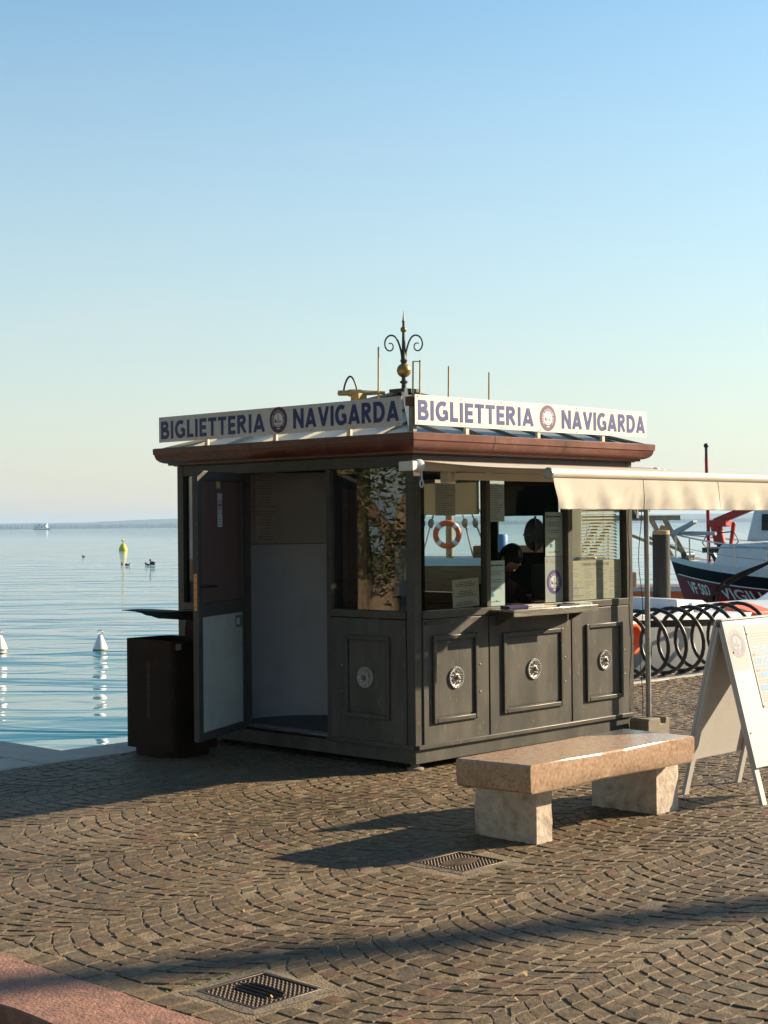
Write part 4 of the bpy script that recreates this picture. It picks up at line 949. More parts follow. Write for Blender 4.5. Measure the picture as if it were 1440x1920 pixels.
# ------------------------------------------------------------------ clerk behind the glass
def skin_body(name, pts, edges, m, parent, root=0, sub=2):
    me = bpy.data.meshes.new(name); me.from_pydata([p[:3] for p in pts], edges, []); me.materials.append(m)
    o = bpy.data.objects.new(name, me); C.objects.link(o); o.parent = parent
    o.modifiers.new('skin', 'SKIN'); sv = me.skin_vertices[0].data
    for i, p in enumerate(pts): sv[i].radius = (p[3], p[4] if len(p) > 4 else p[3]); sv[i].use_root = (i == root)
    s_ = o.modifiers.new('subdivision', 'SUBSURF'); s_.levels = sub; s_.render_levels = sub
    for q in o.modifiers: q.show_viewport = True
    me.shade_smooth(); return o
P = empty('person', W(1.58, .62, FL+.02), KA, 'person in dark clothes seated behind the middle ticket window', 'person')
# local: faces -y (towards the window); seat height .62
pts = [(0,.06,.64,.15,.12),(0,.03,.82,.145,.10),(0,-.03,1.0,.165,.105),(0,-.07,1.09,.10,.08),(0,-.10,1.15,.052),(0,-.115,1.21,.055),
       (.19,-.05,1.03,.06),(.25,-.16,.88,.045),(.17,-.34,.89,.036),(.13,-.40,.90,.026),
       (-.19,-.05,1.03,.06),(-.26,-.15,.88,.045),(-.16,-.33,.89,.036),(-.12,-.39,.90,.026),
       (.10,.04,.62,.085),(.13,-.30,.62,.07),(.13,-.34,.20,.05),(.13,-.42,.05,.04),
       (-.10,.04,.62,.085),(-.13,-.30,.62,.07),(-.13,-.34,.20,.05),(-.13,-.42,.05,.04)]
ed = [(0,1),(1,2),(2,3),(3,4),(4,5),(2,6),(6,7),(7,8),(8,9),(2,10),(10,11),(11,12),(12,13),(0,14),(14,15),(15,16),(16,17),(0,18),(18,19),(19,20),(20,21)]
skin_body('body', pts, ed, M['cloth'], P)
def head_fn(s_, t):
    th = 2*math.pi*s_; ph = math.pi*t; x = math.sin(ph)*math.cos(th); y = math.sin(ph)*math.sin(th); z = -math.cos(ph)
    rx, ry, rz = .075, .092, .115
    if z < -.2: k = 1-.28*(-z-.2); x *= k
    px, py, pz = x*rx, y*ry, z*rz
    if y < -.6 and abs(x) < .25 and -.35 < z < .12: py -= .018*(1-abs(x)/.25)*(1-abs(z+.15)/.3 if abs(z+.15) < .3 else 0)   # nose
    return (px, py-.125, pz+1.30)
b = MB(); b.grid(head_fn, 24, 16)
for sx_ in (-1, 1):
    b.sphere((sx_*.076,-.115,1.295), .022, 8, 6, (.35,.7,1)); b.sphere((sx_*.028,-.208,1.305), .009, 8, 6)
b.lathe([(.021,0),(.019,.004)], 10, (0,-.205,1.245), (1,0,0), (0,0,.35), (0,-1,0))
hd = b.build('head', M['skin'], P, smooth=70)
def hair_fn(s_, t):
    th = 2*math.pi*s_; ph = math.pi*(.34+.66*t)-0.0; x = math.sin(ph)*math.cos(th); y = math.sin(ph)*math.sin(th); z = -math.cos(ph)
    f = 1.07 if not(y < -.6 and z < -.02) else .80
    return (x*.075*f, y*.092*f-.118, z*.115*1.06+1.305)
b = MB(); b.grid(hair_fn, 24, 10); hr = b.build('hair', M['hair'], P, smooth=70)
piv = Vector((0,-.105,1.20)); rm_ = Matrix.Rotation(R(38), 4, 'X')          # head bowed over the desk
for o_ in (hd, hr): o_.data.transform(Matrix.Translation(piv) @ rm_ @ Matrix.Translation(-piv))
for sx_ in (-1, 1):
    hb = MB(); c = Vector((sx_*.125,-.415,.905))
    hb.obox(c+Vector((0,-.03,0)), (1,0,0), (0,1,0), (0,0,1), .034, .045, .013)
    for f in range(4): x = -.026+f*.0175; hb.tube([c+Vector((x,-.07,0)), c+Vector((x*1.1,-.105,-.004)), c+Vector((x*1.15,-.13+.008*abs(f-1.5),-.018))], [.0085,.008,.006], 6)
    hb.tube([c+Vector((-sx_*.03,-.01,0)), c+Vector((-sx_*.055,-.045,-.004)), c+Vector((-sx_*.06,-.075,-.012))], [.011,.009,.007], 6)
    hb.build('hand', M['skin'], P, smooth=60)
ch = empty('stool', W(1.58, .72, FL+.02), KA, 'dark round stool under the seated clerk', 'stool')
b = MB(); b.lathe([(.19,.50),(.20,.52),(.19,.56),(.10,.57)], 24); b.build('seat', M['black'], ch, smooth=40)
b = MB(); b.lathe([(.025,.02),(.025,.499)], 12); b.build('column', M['dark_steel'], ch, smooth=40)
for k in range(5):
    t = 2*math.pi*k/5; b = MB(); b.bar((0,0,.05), (.24*math.cos(t), .24*math.sin(t), .015), .03, .025); b.build('leg', M['dark_steel'], ch)
mo = empty('monitor', W(2.02, .32, 1.0105), KA+R(160), 'dark computer monitor on the desk inside the kiosk', 'monitor')
b = MB(); b.box(-.11, .11, -.07, .07, 0, .012); b.build('stand', M['black'], mo, bevel=.003); b = MB(); b.box(-.02, .02, -.01, .02, .0125, .12); b.build('neck', M['black'], mo)
b = MB(); b.box(-.22, .22, -.03, .0, .10, .37); b.build('screen', M['black'], mo, bevel=.004)
# small lamp on the roof
lz0 = roof_z(.55, 1.45)
lamp = empty('spotlight', W(.90, 1.42, roof_z(.90,1.42)), KA, 'brass coloured spotlight with looped cable on the kiosk roof', 'lamp')
b = MB(); b.lathe([(.012,-.20),(.026,-.19),(.026,-.10),(.034,-.095),(.034,.02),(.026,.03),(.020,.16),(.014,.25)], 14, (0,0,.135), (.7,.7,0), (0,0,1), (.7,-.7,0)); b.build('housing', M['gold_paint'], lamp, smooth=40)
b = MB(); b.box(-.03, .03, -.03, .03, -.005, .10); b.box(-.06, .06, -.05, .05, .06, .13); b.build('bracket', M['gold_paint'], lamp, bevel=.006)
b = MB(); b.tube([Vector((-.10,.10,.15))+Vector((.09*f, -.09*f, .14*math.sin(math.pi*f)**.7)) for f in [i/14 for i in range(15)]], .009, 7); b.build('cable', M['black'], lamp, smooth=60); lamp.scale = (.85,.85,.85)

# ================================================================== BENCH
bc = (-.85,-2.06); be = empty('bench', W(*bc), KA, 'pink marble slab bench on two rough stone blocks', 'bench')
tp = [(-1.641,-1.822),(-1.587,-2.288),(-.076,-2.301),(-.058,-1.796)]
def subdiv(poly, n): 
    o = []
    for i in range(len(poly)):
        a, c = poly[i], poly[(i+1) % len(poly)]
        for k in range(n): f = k/n; o.append((a[0]+(c[0]-a[0])*f, a[1]+(c[1]-a[1])*f))
    return o
rb = random.Random(8); sp = subdiv([(p-bc[0], q-bc[1]) for p, q in tp], 14)
b = MB(); n = len(sp); lay = []
for z, k in ((.300,-.020),(.312,-.006),(.38,0),(.440,0),(.450,-.010)):
    for (x, y) in sp:
        l = math.hypot(x, y); f = 1+k/l; j = rb.uniform(-.0018,.0018) if z < .44 else rb.uniform(-.0008,.0008); lay.append((x*f+j-.02*(.45-z)*(x > .6), y*f+j, z))
# a chip out of the front edge
fs = [(r_*n+i, r_*n+(i+1) % n, (r_+1)*n+(i+1) % n, (r_+1)*n+i) for r_ in range(4) for i in range(n)]+[tuple(range(n))[::-1], tuple(range(4*n, 5*n))]
b.add(lay, fs); b.build('seat', M['marble_top'], be, smooth=40)
for (p, q) in (((-1.40,-1.745),(-1.27,-2.175)), ((-.27,-1.70),(-.05,-2.165))):
    b = MB(); x0, x1, y1, y0 = p[0]-bc[0], q[0]-bc[0], p[1]-bc[1], q[1]-bc[1]
    bm2 = bmesh.new(); bmesh.ops.create_cube(bm2, size=1.0); bmesh.ops.subdivide_edges(bm2, edges=bm2.edges[:], cuts=7, use_grid_fill=True)
    for v_ in bm2.verts:
        x, y, z = v_.co; w_ = Vector((x0+(x+.5)*(x1-x0), y0+(y+.5)*(y1-y0), -.02+(z+.5)*.319))
        d_ = noise.noise(w_*14)*.006+noise.noise(w_*40)*.002; v_.co = w_+Vector((x, y, 0)).normalized()*d_ if (x or y) else w_
    me = bpy.data.meshes.new('leg'); bm2.to_mesh(me); bm2.free(); me.materials.append(M['marble_rough']); me.shade_smooth(); me.set_sharp_from_angle(angle=R(45))
    o = bpy.data.objects.new('leg', me); C.objects.link(o); o.parent = be
# ================================================================== SANDWICH BOARD
sbx, sby = .395, -2.172; sw = empty('sandwich_board', W(sbx, sby), KA, 'white wooden sandwich board with timetable beside the bench', 'sign board')
SW, SH = .68, 1.09
def slant(front, x, s_, off=0.0):
    """point on the front or back leaf: s_ height along the leaf, off outward"""
    sg = -1 if front else 1; dv = .285 if front else .27
    nn = Vector((0, sg*SH, dv)).normalized(); return Vector((x, sg*(.02+dv*(1-s_/SH)), s_))+nn*off
for fr in (True, False):
    sg = -1 if fr else 1; nn = (slant(fr,0,.5,1)-slant(fr,0,.5,0)); up = (slant(fr,0,1)-slant(fr,0,0)).normalized()
    nm = 'front_leaf' if fr else 'back_leaf'
    b = MB(); c = (slant(fr,SW/2,.215)+slant(fr,SW/2,SH))/2; hl = (slant(fr,0,SH)-slant(fr,0,.215)).length/2
    b.obox(c, (1,0,0), up, nn, SW/2, hl, .009); lf = b.build(nm, M['board_white'], sw, bevel=.003)
    for x in (.03, SW-.03):
        b = MB(); c = (slant(fr,x,-.01,-.0205)+slant(fr,x,SH-.03,-.0205))/2; hl2 = (slant(fr,0,SH-.03)-slant(fr,0,-.01)).length/2
        b.obox(c, (1,0,0), up, nn, .027, hl2, .011); b.build('leg', M['board_white'], sw, bevel=.004)
    if fr:
        X, Y, N = Vector((1,0,0)), up, nn.normalized()
        b = MB(); o_ = slant(True,.012,.79,.0095); rect(b, o_, X, Y, N, 0, .20, 0, .285, .0005); b.mi = 2; emblem(b, o_+X*.098+Y*.165, X, Y, N, .088, 1, 0, .001); b.build('badge_sticker', [M['paper'], M['mauve']], lf)
        b = MB(); o_ = slant(True,.235,.55,.0095); b.obox(o_+X*.20+Y*.26+N*.0015, X, Y, N, .20, .26, .0015); ps = b.build('timetable', M['paper'], lf)
        b = MB(); rr = random.Random(4); o_ = o_+N*.003
        for yy, hh, mi in ((.46,.006,0),(.445,.006,0),(.425,.004,0),(.41,.004,0),(.395,.004,0),(.37,.012,2),(.35,.008,2),(.325,.016,2),(.30,.010,2),(.275,.022,2),(.255,.008,2),(.225,.012,2),(.19,.026,2),(.165,.006,0),(.15,.006,0),(.105,.035,2),(.085,.006,0),(.07,.006,0),(.055,.006,0),(.04,.006,0)):
            x = .03
            while x < .38:
                l = rr.uniform(.02,.09); b.mi = mi if rr.random() < .88 else 0; rect(b, o_, X, Y, N, x, min(x+l,.385), yy, yy+hh, .0006); x += l+.003
        b.mi = 3; rect(b, o_, X, Y, N, .02, .055, .326, .340, .0012); rect(b, o_, X, Y, N, .02, .055, .226, .238, .0012)
        b.build('print', [M['ink_grey'], M['ink'], M['ink_blue'], M['ink_red']], ps)
        for x, s2 in ((.245,.56),(.245,1.0),(.625,.56),(.03,.42),(.32,.36),(.05,.9),(.38,.27)):
            b = MB(); b.lathe([(.006,0),(.005,.003)], 8, slant(True,x,s2,.0125), X, Y, N); b.build('screw', M['ink_grey'], lf)
b = MB(); b.box(0, SW, -.026, .026, SH+.004, SH+.014); b.build('top_hinge', M['board_white'], sw, bevel=.003)
# ================================================================== LITTER BIN
M['corten_edge'] = mat('worn_corten_edge', (.055,.028,.017), .6, 0.0, var=.3)
bi = empty('litter_bin', W(-.56, 1.975), KA, 'dark rusted steel litter bin with a curved hood by the door', 'bin')
def rounded(x0, x1, y0, y1, r, n=6):
    o = []
    for cx, cy, a0 in ((x1-r, y1-r, 0), (x0+r, y1-r, 90), (x0+r, y0+r, 180), (x1-r, y0+r, 270)):
        o += [(cx+r*math.cos(R(a0+90*k/n)), cy+r*math.sin(R(a0+90*k/n))) for k in range(n+1)]
    return o
b = MB(); b.prism([(x, y, -.01) for x, y in rounded(-.20,.20,-.26,.27,.12)], (0,0,.065)); b.build('plinth', M['cortensteel'], bi, smooth=40)
ou = rounded(-.22,.22,-.285,.295,.045); inn = rounded(-.212,.212,-.277,.287,.04); n = len(ou)
b = MB(); b.add([(x,y,.056) for x, y in ou]+[(x,y,.868) for x, y in ou]+[(x,y,.868) for x, y in inn]+[(x,y,.30) for x, y in inn],
    [(k*n+i, k*n+(i+1) % n, (k+1)*n+(i+1) % n, (k+1)*n+i) for k in range(3) for i in range(n)]+[tuple(range(n))[::-1], tuple(range(3*n, 4*n))]); bd = b.build('body', M['cortensteel'], bi, smooth=35)
b = MB(); rr = random.Random(9)
for i in range(26):        # embossed upright lettering, too worn to read
    z = .70-i*.0165; w = rr.choice((.03,.045,.05,.04)); b.box(-.2225, -.2202, .0-w/2, .0+w/2, z, z+.008)
b.build('embossing', M['corten_edge'], bd)
b = MB()
for i in range(170):
    y = rr.choice((-.20,-.17,-.14,-.11,-.23,.24,.21,.18))+rr.uniform(-.012,.012); z = .12+rr.random()**1.5*.62; b.sphere((-.2203, y, z), .0035, 5, 3)
o = b.build('studs', M['corten_edge'], bd); o['kind'] = 'stuff'
b = MB(); b.box(-.19, -.14, -.289, -.2855, .80, .845); b.build('badge', M['grey_metal'], bi)
# hood: upright plate at the back, blade curling over to the front edge
hp = [(-.245,1.083),(-.09,1.083),(.04,1.076),(.14,1.062),(.195,1.045),(.21,1.02),(.21,.995),(.10,1.0),(.06,1.012),(.03,1.022),(-.02,1.030),(-.06,1.048),(-.13,1.064),(-.245,1.078)]
b = MB(); b.prism([(x, -.28, z) for x, z in hp], (0,.57,0)); b.build('hood', M['cortensteel'], bi, smooth=35)
b = MB(); b.prism([(.208,-.27,.72), (.208,-.27,.999), (.10,-.27,.999), (.085,-.27,.93), (.09,-.27,.72)], (0,.22,0)); b.build('hood_post', M['cortensteel'], bi, smooth=35)
# ================================================================== DRAIN COVERS
M['collar'] = mat('dirty_concrete', (0.15,0.123,0.085), 0.9, var=0.3, scale=16, col2=(0.08,0.07,0.05), amt=0.5, bump=0.6, bscale=70)
def cover(cx, cy, hs, label, rib_dir):
    r = empty('drain_cover', W(cx, cy, 0), KA, label, 'drain cover', 'iron drain covers in the paving'); rr = random.Random(label)
    n = 9; o = []; e = hs+.016
    per = subdiv([(-e,-e),(e,-e),(e,e),(-e,e)], n)
    b = MB(); inn = subdiv([(-hs+.012,-hs+.012),(hs-.012,-hs+.012),(hs-.012,hs-.012),(-hs+.012,hs-.012)], n); m_ = len(per)
    vs_ = [(x*(1+rr.uniform(-.03,.10)), y*(1+rr.uniform(-.03,.10)), -.003) for x, y in per]+[(x, y, .002) for x, y in inn]+[(x, y, -.03) for x, y in inn]
    b.add(vs_, [(i, (i+1) % m_, m_+(i+1) % m_, m_+i) for i in range(m_)]+[(m_+i, m_+(i+1) % m_, 2*m_+(i+1) % m_, 2*m_+i) for i in range(m_)]); b.build('concrete_collar', M['collar'], r, fix=False)
    p = hs-.016; b = MB(); b.box(-p, p, -p, p, -.025, -.006); pl = b.build('plate', M['cast_iron'], r, bevel=.003)
    for q in ((-p,p,-p,-p+.014), (-p,p,p-.014,p), (-p,-p+.014,-p+.0145,p-.0145), (p-.014,p,-p+.0145,p-.0145)):
        b = MB(); b.box(*q, -.0058, .003); b.build('rim', M['cast_iron'], pl, bevel=.002)
    b = MB(); b.lathe([(.0078,-.0058),(.0068,-.001),(.0035,.0025)], 8); st = b.v, b.f; k = 13; first = None
    for i in range(k):
        for j in range(k):
            x = -p+.03+(2*p-.06)*i/(k-1); y = -p+.03+(2*p-.06)*j/(k-1)
            a_, c_ = (y, x) if rib_dir else (x, y)
            if (a_/.128)**2+(c_/.060)**2 < 1: continue
            if first is None:
                sb_ = MB(); sb_.add(*st); first = sb_.build('stud', M['cast_iron'], pl, smooth=50); first.location = (x, y, 0)
            else:
                o2 = first.copy(); C.objects.link(o2); o2.parent = pl; o2.location = (x, y, 0)
    for q in (-.036,-.012,.012,.036):
        l = .125*math.sqrt(max(0, 1-(q/.058)**2)); d_ = Vector((0,1,0)) if rib_dir else Vector((1,0,0)); nn = Vector((-d_.y, d_.x, 0))
        pts_ = [d_*(l*f)+nn*(q*(1+.25*(1-f*f)))+Vector((0,0,-.001)) for f in [-1+i/6 for i in range(13)]]
        b = MB(); b.tube(pts_, [.006*(1-abs(-1+i/6)**3*.7)+.001 for i in range(13)], 6); b.build('rib', M['cast_iron'], pl, smooth=50)
cover(-1.99, -2.15, .185, 'iron drain cover in the shade line left of the bench', False)
cover(-4.13, -3.05, .180, 'near iron drain cover beside the red kerb', True)
# ================================================================== POST WITH CONCRETE FOOT
po = empty('steel_post', W(2.60, -.14), KA, 'thin grey steel post in a concrete foot at the kiosk end', 'post')
b = MB(); b.tube([(0,0,.10),(-.004,0,2.02)], .021, 14); b.build('pole', M['grey_metal'], po, smooth=50)
b = MB(); b.prism([(-.14,-.09,-.012),(.16,-.09,-.012),(.16,-.09,.13),(.11,-.09,.14),(.10,-.09,.09),(.04,-.09,.09),(.03,-.09,.14),(-.12,-.09,.14),(-.14,-.09,.12)], (0,.18,0)); b.build('foot', M['concrete'], po, bevel=.008)
# ================================================================== BICYCLE RACK
br = empty('bicycle_rack', W(7.0, 2.5, .006), KA, 'dark steel spiral bicycle rack on the quay edge', 'bicycle rack')
b = MB(); pit, rad = .345, .355; pts_ = []
for i in range(9*28+1):
    f = i/28; a = 2*math.pi*f-math.pi/2; pts_.append((-1.65+pit*f, .0+rad*math.cos(a), .385+rad*math.sin(a)))
b.tube(pts_, .022, 10); b.build('spiral_tube', M['dark_steel'], br, smooth=50)
for x in (-1.65, 0.075, 1.455):
    b = MB(); b.lathe([(.06,.001),(.06,.010),(.03,.012),(.028,.035)], 14, (x, 0, 0)); b.build('foot_plate', M['dark_steel'], br, smooth=40)
b = MB(); b.box(-1.7, 1.5, -.02, .02, .0015, .014); b.build('base_bar', M['dark_steel'], br, bevel=.002)

# ================================================================== BOATS
def lerp(a, b, t): return a+(b-a)*t
class Hull:
    """bow at local x=0, stern at x=L; levels run from keel to rail; each level: (stem offset, half-beam factor, height at bow, height amidships)"""
    def __init__(s, L, B, levels, full=.42, transom=.85): s.L, s.B, s.lv, s.full, s.tr = L, B, levels, full, transom
    def hw(s, f):
        w = 1-(1-min(f/s.full, 1))**2.1
        return w*(1-(1-s.tr)*max(0, (f-.6)/.4)**2)
    def pt(s, f, j, side):
        st, k, zb, zm = s.lv[j]; x = st+(s.L-st)*f; g = (1-min(f/.55, 1))**1.7
        return Vector((x, side*s.B*s.hw(f)*k, zm+(zb-zm)*g))
    def at(s, f, jf, side, out=0.0):
        j = min(int(jf), len(s.lv)-2); p = s.pt(f, j, side).lerp(s.pt(f, j+1, side), jf-j); return p+Vector((0, side*out, 0))
    def band(s, j0, j1, n=36):
        b = MB()
        for side in (-1, 1):
            vs_ = [s.pt((i/n)**1.4, j, side) for i in range(n+1) for j in range(j0, j1+1)]; w = j1-j0+1
            b.add(vs_, [(i*w+j, (i+1)*w+j, (i+1)*w+j+1, i*w+j+1) for i in range(n) for j in range(w-1)])
        p = [s.pt(1, j, -1) for j in range(j0, j1+1)]; q = [s.pt(1, j, 1) for j in range(j0, j1+1)]
        w = len(p); b.add(p+q, [(j, j+1, w+j+1, w+j) for j in range(w-1)])
        return b
    def deck(s, j, drop=.0, n=36):
        b = MB(); vs_ = []
        for i in range(n+1):
            f = (i/n)**1.4; a = s.pt(f, j, -1); c = s.pt(f, j, 1); vs_ += [a-Vector((0,0,drop)), (a+c)/2+Vector((0,0,.04-drop)), c-Vector((0,0,drop))]
        b.add(vs_, [(i*3+k, (i+1)*3+k, (i+1)*3+k+1, i*3+k+1) for i in range(n) for k in range(2)]); return b
def hull_text(h, txt, f0, f1, j0, j1, side, m, parent, bold=.02):
    vs_, fs = glyphs(txt, bold); x0 = min(p[0] for p in vs_); x1 = max(p[0] for p in vs_); y0 = min(p[1] for p in vs_); y1 = max(p[1] for p in vs_)
    b = MB(); b.add([h.at(lerp(f0, f1, (p[0]-x0)/(x1-x0)), lerp(j0, j1, (p[1]-y0)/(y1-y0)), side, .012) for p in vs_], fs); return b.build('lettering', m, parent, fix=False)
# --- fire-service launch
fb = empty('fire_boat', (5.46, 30.1, .09), math.atan2(-.6, .8), 'red hulled fire service launch with white cabin and deck crane', 'boat')
H1 = Hull(9.0, 1.5, [(1.3,.30,-1.35,-1.35), (.50,.62,.0,.0), (.16,.90,.92,.50), (.05,.985,1.25,.83), (.0,1.0,1.40,1.02)], .40)
H1.band(0,2).build('hull', M['boat_red'], fb, smooth=50); H1.band(2,3).build('rubbing_strake', M['boat_navy'], fb, smooth=50); H1.band(3,4).build('bulwark', M['boat_white'], fb, smooth=50); H1.deck(4,.06).build('deck', M['boat_white'], fb, smooth=50)
hull_text(H1, 'VF S02', .055, .145, 1.47, 1.86, -1, M['white'], fb); hull_text(H1, 'VIGILI', .185, .335, 1.42, 1.87, -1, M['white'], fb); hull_text(H1, 'DEL FUOCO', .38, .62, 1.42, 1.87, -1, M['white'], fb)
b = MB(); b.tube([H1.at(.02+i*.02, 2.03, -1, .012) for i in range(45)], .014, 5); b.build('white_line', M['white'], fb)
# cabin
b = MB(); zb = 1.0; b.add([(1.5,-.62,zb),(6.2,-1.15,zb-.05),(6.2,1.15,zb-.05),(1.5,.62,zb),(1.75,-.58,zb+.72),(6.2,-1.1,zb+.85),(6.2,1.1,zb+.85),(1.75,.58,zb+.72)], [(0,3,2,1),(4,5,6,7),(0,1,5,4),(1,2,6,5),(2,3,7,6),(3,0,4,7)]); cbn = b.build('cabin', M['boat_white'], fb, bevel=.08, seg=3)
b = MB(); b.add([(2.55,-.72,zb+.80),(5.9,-1.0,zb+.84),(5.9,1.0,zb+.84),(2.55,.72,zb+.80),(2.75,-.66,zb+1.65),(5.7,-.9,zb+1.7),(5.7,.9,zb+1.7),(2.75,.66,zb+1.65)], [(0,3,2,1),(4,5,6,7),(0,1,5,4),(1,2,6,5),(2,3,7,6),(3,0,4,7)]); wh = b.build('wheelhouse', M['boat_white'], fb, bevel=.06, seg=3)
for x0, x1 in ((3.0,3.8),(3.95,4.75),(4.9,5.6)):
    b = MB(); y0 = -.70-(x0-2.55)*.072; y1 = -.70-(x1-2.55)*.072; b.add([(x0,y0-.035,zb+1.08),(x1,y1-.035,zb+1.08),(x1,y1+.0,zb+1.5),(x0,y0+.0,zb+1.5),(x0,y0+.05,zb+1.08),(x1,y1+.05,zb+1.08),(x1,y1+.05,zb+1.5),(x0,y0+.05,zb+1.5)], [(0,1,2,3),(7,6,5,4),(0,4,5,1),(1,5,6,2),(2,6,7,3),(3,7,4,0)]); b.build('window', M['window_dark'], wh)
b = MB(); b.box(1.6,6.2,-1.13,-1.1,zb+.62,zb+.66); b.build('trim', M['boat_grey'], fb)
# mast and deck crane (red), winch
b = MB(); b.tube([(1.12,.1,.98),(1.10,.1,2.6),(1.07,.1,4.05)], [.055,.05,.045], 10); b.build('mast', M['crane_red'], fb, smooth=50)
b = MB(); b.tube([(1.07,.1,4.05),(1.07,.1,4.33)], .04, 8); b.sphere((1.07,.1,4.37), .07, 10, 7); b.build('mast_head', M['dark_steel'], fb, smooth=50)
cr = MB(); cr.tube([(1.5,.1,.95),(1.45,.1,1.9)], .11, 10); cr.build('crane_post', M['dark_steel'], fb, smooth=50)
b = MB(); b.tube([(1.45,.1,1.72),(1.35,.05,2.25)], .16, 10); b.box(1.2,1.7,-.1,.3,2.18,2.36); b.bar((1.3,.1,2.3),(2.5,.1,2.75), .16, .20); b.bar((1.75,.1,1.62),(1.85,.1,2.3), .10); b.build('crane', M['crane_red'], fb, bevel=.02)
b = MB(); b.tube([(1.3,-.05,2.0),(1.9,-.05,2.05),(2.05,-.05,1.8),(1.8,-.05,1.5),(1.4,-.05,1.6)], .018, 6); b.tube([(1.2,.0,2.1),(1.0,-.05,1.75),(1.2,-.05,1.5)], .016, 6); b.build('hose', M['black'], fb, smooth=60)
b = MB(); b.bar((1.2,.1,1.5),(1.5,.1,.95), .10); b.bar((1.0,-.05,1.55),(1.75,-.05,1.55), .05, .14); b.build('crane_brace', M['dark_steel'], fb)
b = MB(); b.lathe([(.09,-.25),(.09,.25)], 10, (.55,0,1.42), (1,0,0), (0,0,1), (0,1,0)); b.box(.40,.75,-.3,.3,1.27,1.35); b.build('windlass', M['iron'], fb, smooth=40)
# pulpit rails
top = [H1.at(f, 4, -1)+Vector((0, .05, .62-.2*f)) for f in (.0,.03,.08,.16,.26,.38,.5)]; top2 = [H1.at(f, 4, 1)+Vector((0, -.05, .62-.2*f)) for f in (.0,.03,.08,.16,.26,.38,.5)]
b = MB(); b.tube(top[::-1]+top2[1:], .022, 7); b.build('rail', M['steel'], fb, smooth=60)
b = MB(); b.tube([p-Vector((0,0,.3)) for p in top], .008, 5); b.build('lifeline', M['steel'], fb, smooth=60)
for f in (.03,.10,.18,.28,.38):
    q = H1.at(f, 4, -1)+Vector((0,.05,0)); b = MB(); b.tube([q-Vector((0,0,.05)), q+Vector((0,0,.62-.2*f))], .020, 7); b.build('stanchion', M['steel'], fb, smooth=60)
b = MB(); b.tube([(-.4,-.2,1.95),(.6,-.3,2.02),(1.6,-.5,2.0)], .05, 8); b.build('gangway_pole', M['boat_grey'], fb, smooth=50)
b = MB(); b.prism([(.2,-.6,2.0),(1.0,-.6,2.36),(1.0,-.6,2.30),(.5,-.6,2.0)], (0,.25,0)); b.build('anchor_plate', M['boat_grey'], fb)
fb.scale = (.7,.7,.7)
# --- orange workboat with timber gantry
ob = empty('work_boat', (3.75, 37.0, -1.04), R(4), 'orange hulled work boat carrying a timber gantry', 'boat')
H2 = Hull(5.4, 1.0, [(.3,.6,-.3,-.3), (.15,.85,.0,.0), (.0,1.0,1.02,.98), (.0,1.03,1.08,1.04)], .22, .95)
H2.band(0,2).build('hull', M['orange'], ob, smooth=50); H2.band(2,3).build('gunwale', M['boat_white'], ob, smooth=50); H2.deck(2,.05).build('deck', M['old_wood'], ob, smooth=50)
for y in (-.55,.55):
    b = MB(); b.bar((.4,y,1.0),(1.25,y,2.36), .09); b.bar((3.05,y,1.0),(2.3,y,2.36), .09); b.bar((1.9,y,2.05),(2.62,y,1.75), .06); b.build('gantry_leg', M['old_wood'], ob, bevel=.008)
    b = MB(); b.bar((.6,y,2.40),(2.6,y,2.40), .10, .10); b.bar((.6,y,2.56),(2.0,y,2.54), .05, .05); b.build('gantry_beam', M['old_wood'], ob, bevel=.008)
b = MB(); b.tube([(1.55,-.6,2.44),(1.72,-.6,2.56),(1.70,-.6,2.40)], .09, 8); b.sphere((1.62,-.6,2.5), .13, 10, 7); b.build('winch', M['iron'], ob, smooth=50)
b = MB()
for k in range(4): b.tube([(.86+.02*k,-.56,2.36),(.70+.08*k,-.58,2.0-.08*k),(.86+.02*k,-.56,1.75)], .012, 5)
b.build('hanging_cables', M['black'], ob, smooth=60)
b = MB(); b.tube([(1.18,-.55,2.36),(1.17,-.55,1.6)], .016, 5); b.build('chain', M['iron'], ob)
b = MB(); b.lathe([(.03,1.36),(.09,1.40),(.09,1.62),(.04,1.70)], 10, (.86,-.55,0)); b.build('fender', M['crane_red'], ob, smooth=50)
b = MB(); b.box(1.25,1.75,-.5,.3,.98,1.35); b.build('crate', M['old_wood'], ob, bevel=.02)
ob.scale = (1.19,1.19,1.19)
# --- pale motorboat alongside the quay
gb = empty('motorboat', W(5.3, 3.85, WL), KA, 'pale grey motorboat with dark rubbing strip moored behind the bicycle rack', 'boat')
H3 = Hull(10.0, .98, [(.5,.5,-.3,-.3), (.3,.75,.0,.0), (.06,.97,1.16,1.02), (.02,1.0,1.25,1.10), (.0,.985,1.30,1.16)], .35)
H3.band(0,2).build('hull', M['boat_grey'], gb, smooth=50); H3.band(2,3).build('rubbing_strip', M['boat_navy'], gb, smooth=50); H3.band(3,4).build('toe_rail', M['boat_white'], gb, smooth=50); H3.deck(4).build('deck', M['boat_white'], gb, smooth=50)
b = MB(); b.add([(6.7,-.72,1.14),(9.6,-.80,1.10),(9.6,.80,1.10),(6.7,.72,1.14),(8.2,-.62,1.66),(9.2,-.66,1.70),(9.2,.66,1.70),(8.2,.62,1.66)], [(0,3,2,1),(4,5,6,7),(0,1,5,4),(1,2,6,5),(2,3,7,6),(3,0,4,7)]); b.build('cabin', M['boat_white'], gb, bevel=.06, seg=3)
